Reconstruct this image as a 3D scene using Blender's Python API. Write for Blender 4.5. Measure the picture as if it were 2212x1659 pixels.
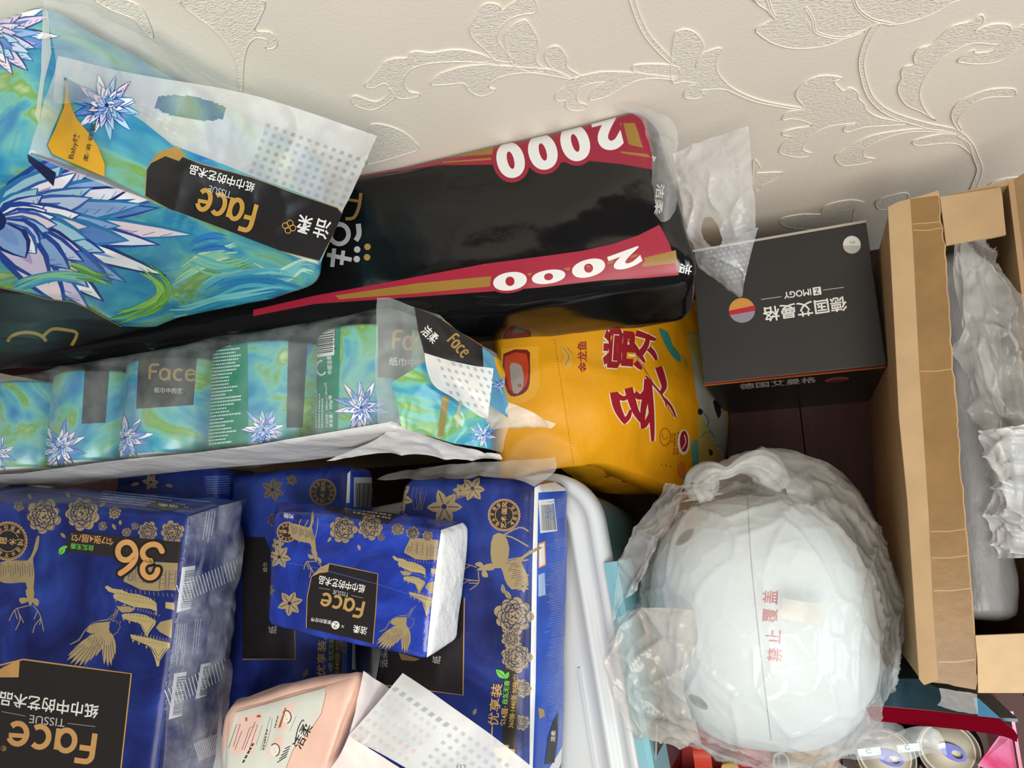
import bpy, bmesh, math, random
import numpy as np
from mathutils import Vector, noise
from mathutils.bvhtree import BVHTree
from mathutils.geometry import tessellate_polygon

for o in list(bpy.data.objects):
    bpy.data.objects.remove(o, do_unlink=True)
SC = bpy.context.scene
COL = SC.collection
random.seed(7)

# ------------------------------------------------------------------ camera
F, CX, CY, CAMH = 1534.0, 1106.0, 829.5, 1.2      # photograph: 2212 x 1659
_d = np.array([639., 300., F]); _d /= np.linalg.norm(_d)
_l = np.array([-3900., 452., F]); _l -= _d * (_l @ _d); _l /= np.linalg.norm(_l)
_Z = -_d; _X = -_l; _Y = np.cross(_Z, _X)
R = np.array([_X, _Y, _Z])                         # camera (right, down, forward) -> world
C0 = np.array([0., 0., CAMH])
cam = bpy.data.cameras.new('camera')
cam.sensor_fit = 'HORIZONTAL'; cam.sensor_width = 36.0; cam.lens = 36.0 * F / 2212.0
cam.clip_start = 0.02; cam.clip_end = 50
camo = bpy.data.objects.new('camera', cam); COL.objects.link(camo)
from mathutils import Matrix
_m = Matrix.Identity(4)
for i in range(3):
    _m[i][0] = R[i][0]; _m[i][1] = -R[i][1]; _m[i][2] = -R[i][2]; _m[i][3] = C0[i]
camo.matrix_world = _m
SC.camera = camo

# ------------------------------------------------------------------ light
world = bpy.data.worlds.new('room_light'); SC.world = world; world.use_nodes = True
bg = world.node_tree.nodes['Background']
bg.inputs[0].default_value = (0.96, 0.98, 1.0, 1); bg.inputs[1].default_value = 0.13
def area(name, loc, target, size, power, col):
    l = bpy.data.lights.new(name, 'AREA'); l.shape = 'RECTANGLE'; l.size, l.size_y = size; l.energy = power; l.color = col
    o = bpy.data.objects.new(name, l); COL.objects.link(o); o.location = loc
    o.rotation_euler = (Vector(target) - Vector(loc)).to_track_quat('-Z', 'Y').to_euler()
    return o
area('window_light', (2.1, -0.75, 1.75), (-0.1, 0.1, 0.3), (1.3, 1.3), 32, (0.80, 0.93, 1.0))
area('ceiling_light', (0.3, -1.0, 2.55), (-0.25, 0.1, 0.4), (1.2, 1.2), 51, (1.0, 0.94, 0.86))
vs = SC.view_settings
vs.view_transform = 'Standard'; vs.look = 'None'; vs.gamma = 1.0; vs.use_curve_mapping = False
vs.exposure = 0.0

# ------------------------------------------------------------------ pixel -> world helpers
def ray(x, y): return R @ np.array([(x - CX) / F, (y - CY) / F, 1.0])
def atz(x, y, z):
    r = ray(x, y); return Vector(C0 + r * ((z - CAMH) / r[2]))
def aty(x, y, Y):
    r = ray(x, y); return Vector(C0 + r * (Y / r[1]))
def atx(x, y, X):
    r = ray(x, y); return Vector(C0 + r * (X / r[0]))
def pr(p):
    q = R.T @ (np.array(p) - C0); return (q[0] / q[2] * F + CX, q[1] / q[2] * F + CY)
def crop(x0, y0, s):
    def f(*p):
        if len(p) == 2 and not hasattr(p[0], '__len__'): return (x0 + p[0] / s, y0 + p[1] / s)
        return [(x0 + a / s, y0 + b / s) for a, b in p[0]]
    f.s = s
    return f
kB = crop(0, 1000, 2.518); kS = crop(450, 980, 2.444); kG = crop(0, 620, 1.8433); kT = crop(0, 0, 2.0735)
kK = crop(680, 200, 2.257); kW1 = crop(700, 0, 2.926); kW2 = crop(1456, 0, 2.926); kC = crop(1750, 350, 2.552)
kC2 = crop(1750, 950, 2.34); kD = crop(1400, 400, 2.765); kR = crop(1000, 620, 3.318); kH = crop(1200, 950, 2.34)
kQ = crop(1740, 1440, 4.686); kP = crop(450, 1430, 2.949); kX = crop(0, 0, 1.0)

# ------------------------------------------------------------------ materials
def lin(h):
    h = h.lstrip('#'); v = [int(h[i:i + 2], 16) / 255 for i in (0, 2, 4)]
    return tuple((c / 12.92 if c <= 0.04045 else ((c + 0.055) / 1.055) ** 2.4) for c in v) + (1.0,)
MATS = {}
def newmat(name):
    m = bpy.data.materials.new(name); m.use_nodes = True
    nt = m.node_tree; b = nt.nodes['Principled BSDF']
    return m, nt, b
def N(nt, t, **kw):
    n = nt.nodes.new(t)
    for k, v in kw.items(): setattr(n, k, v)
    return n
def bump(nt, b, scale=60, strength=0.2, dist=0.002, detail=4, stretch=None, kind='ShaderNodeTexNoise'):
    tc = N(nt, 'ShaderNodeTexCoord'); mp = N(nt, 'ShaderNodeMapping')
    if stretch: mp.inputs['Scale'].default_value = stretch
    nt.links.new(tc.outputs['Object'], mp.inputs[0])
    n = N(nt, kind); n.inputs['Scale'].default_value = scale
    if 'Detail' in n.inputs: n.inputs['Detail'].default_value = detail
    nt.links.new(mp.outputs[0], n.inputs['Vector'])
    bp = N(nt, 'ShaderNodeBump'); bp.inputs['Strength'].default_value = strength; bp.inputs['Distance'].default_value = dist
    nt.links.new(n.outputs[0], bp.inputs['Height']); nt.links.new(bp.outputs[0], b.inputs['Normal'])
    return mp
def mat(name, hexc, rough=0.5, spec=0.5, alpha=1.0, var=0.0, vscale=40, bmp=None, stretch=None, metal=0.0, coat=0.0):
    if name in MATS: return MATS[name]
    m, nt, b = newmat(name)
    c = lin(hexc)
    b.inputs['Base Color'].default_value = c
    b.inputs['Roughness'].default_value = rough; b.inputs['Specular IOR Level'].default_value = spec
    b.inputs['Alpha'].default_value = alpha; b.inputs['Metallic'].default_value = metal
    b.inputs['Coat Weight'].default_value = coat
    if bmp: bump(nt, b, *bmp, stretch=stretch)
    if var:
        tc = N(nt, 'ShaderNodeTexCoord'); n = N(nt, 'ShaderNodeTexNoise'); n.inputs['Scale'].default_value = vscale; n.inputs['Detail'].default_value = 5
        mp = N(nt, 'ShaderNodeMapping')
        if stretch: mp.inputs['Scale'].default_value = stretch
        nt.links.new(tc.outputs['Object'], mp.inputs[0]); nt.links.new(mp.outputs[0], n.inputs['Vector'])
        r = N(nt, 'ShaderNodeValToRGB'); nt.links.new(n.outputs[0], r.inputs[0])
        r.color_ramp.elements[0].position = 0.3; r.color_ramp.elements[1].position = 0.7
        r.color_ramp.elements[0].color = tuple(max(0, x * (1 - var)) for x in c[:3]) + (1,)
        r.color_ramp.elements[1].color = tuple(min(1, x * (1 + var)) for x in c[:3]) + (1,)
        nt.links.new(r.outputs[0], b.inputs['Base Color'])
    MATS[name] = m
    return m
def ramp_mat(name, stops, scale, stretch=(1, 1, 1), rough=0.3, distort=1.5, bmp=(35, 0.25, 0.003), detail=4, spec=0.5):
    if name in MATS: return MATS[name]
    m, nt, b = newmat(name)
    tc = N(nt, 'ShaderNodeTexCoord'); mp = N(nt, 'ShaderNodeMapping'); mp.inputs['Scale'].default_value = stretch
    n = N(nt, 'ShaderNodeTexNoise'); n.inputs['Scale'].default_value = scale; n.inputs['Detail'].default_value = detail; n.inputs['Distortion'].default_value = distort
    nt.links.new(tc.outputs['Object'], mp.inputs[0]); nt.links.new(mp.outputs[0], n.inputs['Vector'])
    r = N(nt, 'ShaderNodeValToRGB'); nt.links.new(n.outputs[0], r.inputs[0])
    el = r.color_ramp.elements
    while len(el) < len(stops): el.new(0.5)
    for e, (p, h) in zip(el, stops): e.position = p; e.color = lin(h)
    nt.links.new(r.outputs[0], b.inputs['Base Color'])
    b.inputs['Roughness'].default_value = rough; b.inputs['Specular IOR Level'].default_value = spec
    if bmp: bump(nt, b, *bmp)
    MATS[name] = m
    return m
def film(name, hexc='#f4f4f2', alpha=0.3, rough=0.18, bmp=(60, 0.35, 0.003), avar=0.0, stretch=None):
    if name in MATS: return MATS[name]
    m, nt, b = newmat(name)
    b.inputs['Base Color'].default_value = lin(hexc); b.inputs['Roughness'].default_value = rough
    b.inputs['Alpha'].default_value = alpha
    if bmp: bump(nt, b, *bmp, stretch=stretch)
    if avar:
        tc = N(nt, 'ShaderNodeTexCoord'); n = N(nt, 'ShaderNodeTexNoise'); n.inputs['Scale'].default_value = 25; n.inputs['Detail'].default_value = 4
        mr = N(nt, 'ShaderNodeMapRange'); mr.inputs[1].default_value = 0.3; mr.inputs[2].default_value = 0.7
        mr.inputs[3].default_value = max(0, alpha - avar); mr.inputs[4].default_value = min(1, alpha + avar)
        nt.links.new(tc.outputs['Object'], n.inputs['Vector']); nt.links.new(n.outputs[0], mr.inputs[0]); nt.links.new(mr.outputs[0], b.inputs['Alpha'])
    MATS[name] = m
    return m
def ink(hexc, rough=0.35): return mat('print_' + hexc.strip('#'), hexc, rough)

# ------------------------------------------------------------------ objects
def root(name, loc, label, cat, group=None):
    o = bpy.data.objects.new(name, None); COL.objects.link(o); o.location = loc
    o.empty_display_size = 0.05
    o['label'] = label; o['category'] = cat
    if group: o['group'] = group
    return o
def wloc(o):
    v = Vector(o.location)
    while o.parent: o = o.parent; v += Vector(o.location)
    return v
def mesh(name, verts, faces, mats, parent=None, mi=None, smooth=True, label=None, kind=None):
    me = bpy.data.meshes.new(name)
    off = wloc(parent) if parent else Vector((0, 0, 0))
    me.from_pydata([tuple(Vector(v) - off) for v in verts], [], faces)
    if not isinstance(mats, (list, tuple)): mats = [mats]
    for m in mats: me.materials.append(m)
    if mi is not None: me.polygons.foreach_set('material_index', mi)
    if smooth: me.polygons.foreach_set('use_smooth', [True] * len(me.polygons))
    me.update()
    o = bpy.data.objects.new(name, me); COL.objects.link(o)
    if parent: o.parent = parent
    if label: o['label'] = label
    if kind: o['kind'] = kind
    return o
def top(o, label, cat, group=None):
    o['label'] = label; o['category'] = cat
    if group: o['group'] = group
    return o
class G:
    """verts and faces of one mesh"""
    def __init__(s): s.v = []; s.f = []; s.m = []
    def add(s, v, f, m=0):
        n = len(s.v); s.v += [Vector(p) for p in v]; s.f += [tuple(i + n for i in q) for q in f]; s.m += [m] * len(f); return s
    def grid(s, rows, m=0, closed_u=False, closed_v=False):
        nr, nc = len(rows), len(rows[0]); v = [p for r in rows for p in r]; f = []
        for i in range(nr - (0 if closed_v else 1)):
            for j in range(nc - (0 if closed_u else 1)):
                a = i * nc + j; b = i * nc + (j + 1) % nc; c = ((i + 1) % nr) * nc + (j + 1) % nc; d = ((i + 1) % nr) * nc + j
                f.append((a, b, c, d))
        return s.add(v, f, m)
    def box(s, a, b, m=0):
        x0, y0, z0 = a; x1, y1, z1 = b
        return s.hexa([(x0, y0, z1), (x1, y0, z1), (x1, y1, z1), (x0, y1, z1), (x0, y0, z0), (x1, y0, z0), (x1, y1, z0), (x0, y1, z0)], m)
    def hexa(s, c, m=0):
        return s.add(c, [(0, 1, 2, 3), (7, 6, 5, 4), (0, 4, 5, 1), (1, 5, 6, 2), (2, 6, 7, 3), (3, 7, 4, 0)], m)
    def slab(s, quad, off, m=0):
        q = [Vector(p) for p in quad]; o = Vector(off); return s.hexa(q + [p + o for p in q], m)
    def tube(s, pts, r, m=0, n=6, closed=False):
        pts = [Vector(p) for p in pts]; rows = []
        up = Vector((0.13, 0.31, 0.94))
        for i, p in enumerate(pts):
            a = pts[i - 1] if i or closed else p; b = pts[(i + 1) % len(pts)] if i < len(pts) - 1 or closed else p
            t = (b - a)
            if t.length < 1e-9: t = Vector((1, 0, 0))
            t.normalize()
            u = t.cross(up); u.normalize(); w = t.cross(u)
            rr = r(i / (len(pts) - 1)) if callable(r) else r
            rows.append([p + (u * math.cos(2 * math.pi * k / n) + w * math.sin(2 * math.pi * k / n)) * rr for k in range(n)])
        s.grid(rows, m, closed_u=True, closed_v=closed)
        if not closed:
            s.add(rows[0], [tuple(range(n))[::-1]], m); s.add(rows[-1], [tuple(range(n))], m)
        return s
    def lathe(s, base, prof, m=0, n=32, axis='z'):
        b = Vector(base); rows = []
        for r, h in prof:
            row = []
            for k in range(n):
                a = 2 * math.pi * k / n
                c, d = r * math.cos(a), r * math.sin(a)
                row.append(b + (Vector((c, d, h)) if axis == 'z' else Vector((c, h, -d))))
            rows.append(row)
        s.grid(rows, m, closed_u=True)
        return s
    def build(s, name, mats, parent=None, smooth=False, **kw):
        return mesh(name, s.v, s.f, mats, parent, s.m, smooth, **kw)

def fix_normals(vs, fs):
    me = bpy.data.meshes.new('t'); me.from_pydata(vs, [], fs)
    bm = bmesh.new(); bm.from_mesh(me); bmesh.ops.recalc_face_normals(bm, faces=bm.faces); bm.normal_update()
    nn = [v.normal.copy() for v in bm.verts]; ff = [tuple(v.index for v in f.verts) for f in bm.faces]
    bm.free(); bpy.data.meshes.remove(me)
    return nn, ff

def soft_box(c8, n=34, rad=0.012, bulge=0.004, wr=0.0015, freq=18, seed=0, crease=0.0, cfreq=9, aniso=(1, 1, 1), end_pinch=None, warp=None):
    """rounded, pillowed, wrinkled pack from 8 corners: top TL TR BR BL (as seen), bottom likewise.  returns verts, faces"""
    c = [Vector(p) for p in c8]
    lx = max((c[1] - c[0]).length, 1e-3); ly = max((c[3] - c[0]).length, 1e-3); lz = max((c[4] - c[0]).length, 1e-3)
    rp = [min(0.9, 2 * rad / l) for l in (lx, ly, lz)]
    big = max(lx, ly, lz)
    def samples(l, r):
        k = max(4, int(n * l / big)); k = min(k, n)
        inner = np.linspace(-(1 - r), 1 - r, k)
        e = [1 - r + r * math.sin(t) for t in (0.35, 0.75, 1.15, 1.5707)]
        return [-x for x in e[::-1]] + list(inner) + e
    S = [samples(l, r) for l, r in zip((lx, ly, lz), rp)]
    key = {}; V = []; B = []; Fc = []
    def tri(p):
        u, v, w = ((p[0] + 1) / 2, (p[1] + 1) / 2, (p[2] + 1) / 2)
        t = (c[0] * (1 - u) + c[1] * u) * (1 - v) + (c[3] * (1 - u) + c[2] * u) * v
        b = (c[4] * (1 - u) + c[5] * u) * (1 - v) + (c[7] * (1 - u) + c[6] * u) * v
        return t * (1 - w) + b * w
    def vert(p):
        k = (round(p[0], 5), round(p[1], 5), round(p[2], 5))
        if k in key: return key[k]
        q = [max(-(1 - r), min(1 - r, a)) for a, r in zip(p, rp)]
        dd = [(a - b) / r for a, b, r in zip(p, q, rp)]
        L = math.sqrt(sum(x * x for x in dd))
        if L > 1e-6: pp = [b + r * x / L * max(abs(y) for y in dd) for b, r, x, y in zip(q, rp, dd, dd)]
        else: pp = list(p)
        if L > 1e-6:
            mx = max(abs(x) for x in dd); pp = [b + r * x / L * mx for b, r, x in zip(q, rp, dd)]
        V.append(tri(pp)); a = [abs(x) for x in p]
        ax = a.index(max(a)); o = [a[i] for i in range(3) if i != ax]
        B.append((1 - o[0] ** 2) * (1 - o[1] ** 2))
        key[k] = len(V) - 1
        return key[k]
    for ax in range(3):
        i, j = [k for k in range(3) if k != ax]
        for sgn in (-1, 1):
            for a in range(len(S[i]) - 1):
                for b in range(len(S[j]) - 1):
                    q = []
                    for da, db in ((0, 0), (1, 0), (1, 1), (0, 1)):
                        p = [0, 0, 0]; p[ax] = sgn; p[i] = S[i][a + da]; p[j] = S[j][b + db]; q.append(vert(p))
                    if len(set(q)) == 4: Fc.append(tuple(q))
    nn, Fc = fix_normals(V, Fc)
    out = []
    sh = Vector((seed * 3.7, seed * 1.3, seed * 2.1))
    for v, nrm, b in zip(V, nn, B):
        p = Vector((v.x * aniso[0], v.y * aniso[1], v.z * aniso[2]))
        d = bulge * b + wr * noise.fractal(p * freq + sh, 1.0, 2.0, 3)
        if crease:
            r = 1 - abs(noise.noise(p * cfreq + sh * 2)) * 3
            d += crease * max(0, r) ** 3
        w = v + nrm * d
        if warp: w = warp(w)
        out.append(w)
    return out, tri_faces(Fc)

# ------------------------------------------------------------------ printing on surfaces
TEXT = {}
def text2d(s, bold=0.0):
    if .015 < bold < .05 and any(ord(c) > 0x2e80 for c in s): bold = .015
    k = (s, bold)
    if k in TEXT: return TEXT[k]
    cu = bpy.data.curves.new('t', 'FONT'); cu.body = s; cu.resolution_u = 9 if len(s) == 1 and s.isdigit() else 3; cu.offset = bold; cu.size = 1.0
    cu.fill_mode = 'FRONT'
    o = bpy.data.objects.new('t', cu); COL.objects.link(o)
    dg = bpy.context.evaluated_depsgraph_get(); dg.update()
    me = o.evaluated_get(dg).to_mesh()
    v = [(p.co.x, p.co.y) for p in me.vertices]; f = []
    for pl in me.polygons:
        q = list(pl.vertices)
        for i in range(1, len(q) - 1): f.append((q[0], q[i], q[i + 1]))
    o.to_mesh_clear()
    bpy.data.objects.remove(o, do_unlink=True); bpy.data.curves.remove(cu)
    if v:
        x0 = min(a for a, b in v); x1 = max(a for a, b in v); y0 = min(b for a, b in v); y1 = max(b for a, b in v)
        w, h = max(x1 - x0, 1e-6), max(y1 - y0, 1e-6)
        v = [((a - x0) / w, (b - y0) / h) for a, b in v]
        asp = w / h
    else: asp = 1
    TEXT[k] = (v, f, asp)
    return TEXT[k]
def smooth(pts, k=3, closed=True):
    P = [np.array(p, float) for p in pts]; n = len(P); out = []
    for i in range(n if closed else n - 1):
        if closed: a, b, c, d = P[i - 1], P[i], P[(i + 1) % n], P[(i + 2) % n]
        else: a, b, c, d = P[max(i - 1, 0)], P[i], P[i + 1], P[min(i + 2, n - 1)]
        for t in range(k):
            t /= k
            out.append(tuple(0.5 * (2 * b + (c - a) * t + (2 * a - 5 * b + 4 * c - d) * t * t + (3 * b - a - 3 * c + d) * t ** 3)))
    if not closed: out.append(tuple(P[-1]))
    return out
def ribbon(pts, w, closed=False):
    """2d outline quads of a stroke; w number or function of 0..1"""
    P = [np.array(p, float) for p in pts]; n = len(P); L = []; Rr = []
    for i in range(n):
        a = P[i - 1] if (i or closed) else P[i]; b = P[(i + 1) % n] if (i < n - 1 or closed) else P[i]
        t = b - a; t = t / (np.linalg.norm(t) + 1e-9); nn = np.array([-t[1], t[0]])
        ww = (w(i / max(1, n - 1)) if callable(w) else w) / 2
        L.append(P[i] + nn * ww); Rr.append(P[i] - nn * ww)
    v = [tuple(x) for x in L + Rr]; f = []
    for i in range(n if closed else n - 1):
        j = (i + 1) % n
        f += [(i, j, n + j), (i, n + j, n + i)]
    return v, f
def ell(cx, cy, rx, ry=None, n=28, rot=0, a0=0, a1=2 * math.pi):
    ry = rx if ry is None else ry; cr, sr = math.cos(rot), math.sin(rot); o = []
    full = abs(a1 - a0 - 2 * math.pi) < 1e-6
    for i in range(n):
        a = a0 + (a1 - a0) * i / (n if full else n - 1)
        x, y = rx * math.cos(a), ry * math.sin(a); o.append((cx + x * cr - y * sr, cy + x * sr + y * cr))
    return o
def tri_faces(fs):
    out = []
    for f in fs:
        for i in range(1, len(f) - 1): out.append((f[0], f[i], f[i + 1]))
    return out
class Print:
    """flat ink laid on a surface: shapes given in photo pixels are carried along their sight lines onto the
    triangles of the mesh, cut along the mesh's own edges so that they lie exactly on it"""
    CELL = 16.0
    def __init__(s, vf, maxlen=14, closed=None):
        vs, fs = vf; V = np.array([tuple(v) for v in vs]); T = np.array(tri_faces(fs))
        s.g = G(); s.mats = []; s.k = 0; s.lift0 = 0.00015; s.xf = lambda p: p; s.nrm = []; s.lev = np.zeros((720, 600), int)
        fn = np.cross(V[T[:, 1]] - V[T[:, 0]], V[T[:, 2]] - V[T[:, 0]])
        ctr = V[T].mean(1); facing = np.einsum('ij,ij->i', fn, C0 - ctr)
        from collections import Counter
        ec = Counter()
        for t in T:
            for p, q in ((t[0], t[1]), (t[1], t[2]), (t[2], t[0])): ec[(min(p, q), max(p, q))] += 1
        isclosed = sum(1 for v in ec.values() if v == 1) < 12 if closed is None else closed
        vn = np.zeros_like(V)
        if isclosed and np.einsum('ij,ij->', fn, ctr - V.mean(0)) < 0: fn = -fn; facing = -facing; T = T[:, [0, 2, 1]]
        sg = np.ones(len(T)) if isclosed else np.where(facing < 0, -1.0, 1.0)
        for j in range(3): np.add.at(vn, T[:, j], fn * sg[:, None])
        vn /= (np.linalg.norm(vn, axis=1, keepdims=True) + 1e-12)
        Q = (V - C0) @ R; px = np.stack([Q[:, 0] / Q[:, 2] * F + CX, Q[:, 1] / Q[:, 2] * F + CY], 1)
        keep = facing > 1e-12 if isclosed else np.abs(facing) > 1e-12
        s.T = T[keep]; fnk = fn[keep]; s.grid = {}
        s.data = []
        for t, n in zip(s.T, fnk):
            p = [tuple(map(float, px[i])) for i in t]
            ar = (p[1][0] - p[0][0]) * (p[2][1] - p[0][1]) - (p[1][1] - p[0][1]) * (p[2][0] - p[0][0])
            if abs(ar) < 1e-3: continue
            order = (0, 1, 2) if ar > 0 else (0, 2, 1)
            p = [p[i] for i in order]; vv = [vn[t[i]] for i in order]
            i_ = len(s.data)
            s.data.append((p, abs(ar), vv, n, float(n @ (V[t[0]] - C0))))
            x0 = int(min(q[0] for q in p) // s.CELL); x1 = int(max(q[0] for q in p) // s.CELL); y0 = int(min(q[1] for q in p) // s.CELL); y1 = int(max(q[1] for q in p) // s.CELL)
            if x1 < -40 or y1 < -40 or x0 > 180 or y0 > 145: continue
            for x in range(x0, x1 + 1):
                for y in range(y0, y1 + 1): s.grid.setdefault((x, y), []).append(i_)
    def mi(s, m):
        if isinstance(m, str): m = ink(m)
        if m not in s.mats: s.mats.append(m)
        return s.mats.index(m)
    def tris(s, v, f, m, lift=None):
        m = s.mi(m); s.k += 1
        v = [s.xf(p) for p in v]
        xa, ya = zip(*v); c_ = lambda a, hi: min(max(int(a // 4) + 60, 0), hi)
        sl = (slice(c_(min(xa), 718), c_(max(xa), 718) + 1), slice(c_(min(ya), 598), c_(max(ya), 598) + 1))
        k_ = int(s.lev[sl].max()) + 1; s.lev[sl] = k_                      # one ink layer above whatever it covers
        lift = (s.lift0 + 0.000006 * k_) if lift is None else lift
        idx = {}; vv = []; ff = []; nn = []
        C = s.CELL; R0, R1, R2 = R
        for t in f:
            P3 = [v[i] for i in t]
            (ax, ay), (bx, by), (cx, cy) = P3
            ar = (bx - ax) * (cy - ay) - (by - ay) * (cx - ax)
            if abs(ar) < 1e-4: continue
            if ar < 0: P3 = [P3[0], P3[2], P3[1]]
            mnx, mxx = min(ax, bx, cx), max(ax, bx, cx); mny, mxy = min(ay, by, cy), max(ay, by, cy)
            cand = set()
            for x in range(int(mnx // C), int(mxx // C) + 1):
                for y in range(int(mny // C), int(mxy // C) + 1):
                    l = s.grid.get((x, y))
                    if l: cand.update(l)
            for ci in cand:
                bp, bar, bn, pn, pd = s.data[ci]
                if max(bp[0][0], bp[1][0], bp[2][0]) < mnx or min(bp[0][0], bp[1][0], bp[2][0]) > mxx or max(bp[0][1], bp[1][1], bp[2][1]) < mny or min(bp[0][1], bp[1][1], bp[2][1]) > mxy: continue
                poly = P3
                for e in range(3):
                    x0, y0 = bp[e]; x1, y1 = bp[(e + 1) % 3]; dx, dy = x1 - x0, y1 - y0
                    ds = [dx * (p[1] - y0) - dy * (p[0] - x0) for p in poly]
                    if min(ds) >= -1e-9: continue
                    if max(ds) <= 0: poly = []; break
                    out = []; n_ = len(poly)
                    for i in range(n_):
                        j = (i + 1) % n_; p, q, dp, dq = poly[i], poly[j], ds[i], ds[j]
                        if dp >= 0: out.append(p)
                        if (dp > 0 and dq < 0) or (dp < 0 and dq > 0):
                            u = dp / (dp - dq); out.append((p[0] + (q[0] - p[0]) * u, p[1] + (q[1] - p[1]) * u))
                    poly = out
                    if len(poly) < 3: poly = []; break
                if len(poly) < 3: continue
                face = []
                for p in poly:
                    a, b = (p[0] - CX) / F, (p[1] - CY) / F
                    rx_, ry_, rz_ = R0[0] * a + R0[1] * b + R0[2], R1[0] * a + R1[1] * b + R1[2], R2[0] * a + R2[1] * b + R2[2]
                    den = pn[0] * rx_ + pn[1] * ry_ + pn[2] * rz_
                    if abs(den) < 1e-14: face = []; break
                    tt = pd / den
                    k = (round(p[0], 3), round(p[1], 3), round(tt * 150))
                    i = idx.get(k)
                    if i is None:
                        w1 = ((p[0] - bp[0][0]) * (bp[2][1] - bp[0][1]) - (p[1] - bp[0][1]) * (bp[2][0] - bp[0][0])) / bar
                        w2 = ((bp[1][0] - bp[0][0]) * (p[1] - bp[0][1]) - (bp[1][1] - bp[0][1]) * (p[0] - bp[0][0])) / bar
                        w0 = 1 - w1 - w2
                        n0 = bn[0][0] * w0 + bn[1][0] * w1 + bn[2][0] * w2; n1 = bn[0][1] * w0 + bn[1][1] * w1 + bn[2][1] * w2; n2 = bn[0][2] * w0 + bn[1][2] * w1 + bn[2][2] * w2
                        L = math.sqrt(n0 * n0 + n1 * n1 + n2 * n2) + 1e-12; n0 /= L; n1 /= L; n2 /= L
                        i = len(vv); idx[k] = i
                        vv.append((rx_ * tt + n0 * lift, ry_ * tt + n1 * lift, CAMH + rz_ * tt + n2 * lift)); nn.append((n0, n1, n2))
                    if not face or face[-1] != i: face.append(i)
                if len(face) > 2 and face[0] == face[-1]: face.pop()
                if len(face) > 2 and len(set(face)) == len(face): ff.append(tuple(face[::-1]))
        if ff:
            s.g.add(vv, ff, m); s.nrm += nn
    def poly(s, pts, m, sm=0, lift=None):
        if sm: pts = smooth(pts, sm)
        v3 = [[Vector((p[0], p[1], 0)) for p in pts]]
        s.tris(pts, tessellate_polygon(v3), m, lift)
    def stroke(s, pts, w, m, sm=0, closed=False, lift=None):
        if sm: pts = smooth(pts, sm, closed)
        v, f = ribbon(pts, w, closed); s.tris(v, f, m, lift)
    def text(s, t, c, h, m, rot=180, w=None, bold=0.0, lift=None, skew=0.0, rot2=None):
        """c centre px, h height px, rot: direction of reading in degrees (0 = right, image y down)"""
        v, f, asp = text2d(t, bold)
        if not v: return
        w = asp * h if w is None else w
        a = math.radians(rot); ex = (math.cos(a), math.sin(a)); b = math.radians(rot2 if rot2 is not None else rot); ey = (math.sin(b), -math.cos(b))
        pts = [(c[0] + (x - .5) * w * ex[0] + (y - .5) * h * ey[0], c[1] + (x - .5) * w * ex[1] + (y - .5) * h * ey[1]) for x, y in v]
        s.tris(pts, f, m, lift)
    def build(s, name, parent, label=None, kind=None):
        if not s.g.f: return None
        o = s.g.build(name, s.mats, parent, smooth=True, label=label, kind=kind)
        o.data.normals_split_custom_set_from_vertices(s.nrm)
        return o
def affine(src, dst):
    """affine map from three points to three points"""
    A = np.array([[x, y, 1] for x, y in src], float); M = np.linalg.solve(A, np.array(dst, float))
    return lambda p: tuple(np.array([p[0], p[1], 1.0]) @ M)
# ------------------------------------------------------------------ printed motifs
GOLD, DARK = '#988661', '#1c2154'
def petal_leaf(c, L, w, ang, tip=1.0):
    ca, sa = math.cos(ang), math.sin(ang); prof = [(0, 0), (.15, .55), (.4, 1), (.65, .85), (.85, .45), (1, 0), (.85, -.45), (.65, -.85), (.4, -1), (.15, -.55)]
    return [(c[0] + (x * L) * ca - (y * w / 2) * sa, c[1] + (x * L) * sa + (y * w / 2) * ca) for x, y in prof]
def peony(P, c, r, rot=0.0, gold=GOLD, dark=DARK, seed=0):
    rnd = random.Random(seed + int(c[0] * 7 + c[1])); pol = lambda a, d: (c[0] + d * r * math.cos(a), c[1] + d * r * math.sin(a))
    n = 9; out = []
    for i in range(n):
        a = rot + 2 * math.pi * i / n; w = rnd.uniform(.9, 1.08)
        for k in range(5): out.append(pol(a + (k - 2) * .17, w * (.97 - .05 * (k - 2) ** 2 * .8)))
    P.poly(out, gold)
    lw = max(.7, r * .035)
    for d, m, w in ((.74, 8, .40), (.52, 7, .34), (.32, 5, .26)):
        for i in range(m):
            a = rot + 2 * math.pi * (i + .5 * (m % 2)) / m + rnd.uniform(-.15, .15); q = pol(a, d * .62)
            P.stroke(ell(q[0], q[1], r * w * .95, r * w * .8, 9, a, -1.7, 1.7), lw, dark)
            if r > 14:
                for k in range(4):
                    b = a + (k - 1.5) * .16; P.stroke([pol(b, d * .72), pol(b + .03, d * (.84 + rnd.random() * .16))], lw * .7, dark)
    for i in range(7):
        a = rnd.uniform(0, 6.28); P.stroke([pol(a, .03), pol(a, .14 + .06 * rnd.random())], lw * 1.2, dark)
def blossom(P, c, r, rot=0.0, gold=GOLD, dark=DARK, n=6):
    for i in range(n):
        a = rot + 2 * math.pi * i / n + .2 * math.sin(i * 5)
        L = r * (1 + .2 * math.sin(i * 3.1))
        P.poly(petal_leaf(c, L, r * .58, a), gold)
        P.stroke([(c[0] + .2 * L * math.cos(a), c[1] + .2 * L * math.sin(a)), (c[0] + .8 * L * math.cos(a), c[1] + .8 * L * math.sin(a))], max(.7, r * .05), dark)
    P.poly(ell(c[0], c[1], r * .16, r * .16, 8), dark)
def leaf(P, c, L, w, ang, col, vein=None):
    P.poly(petal_leaf(c, L, w, ang), col)
    if vein: P.stroke([c, (c[0] + .85 * L * math.cos(ang), c[1] + .85 * L * math.sin(ang))], max(.6, w * .1), vein)
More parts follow.
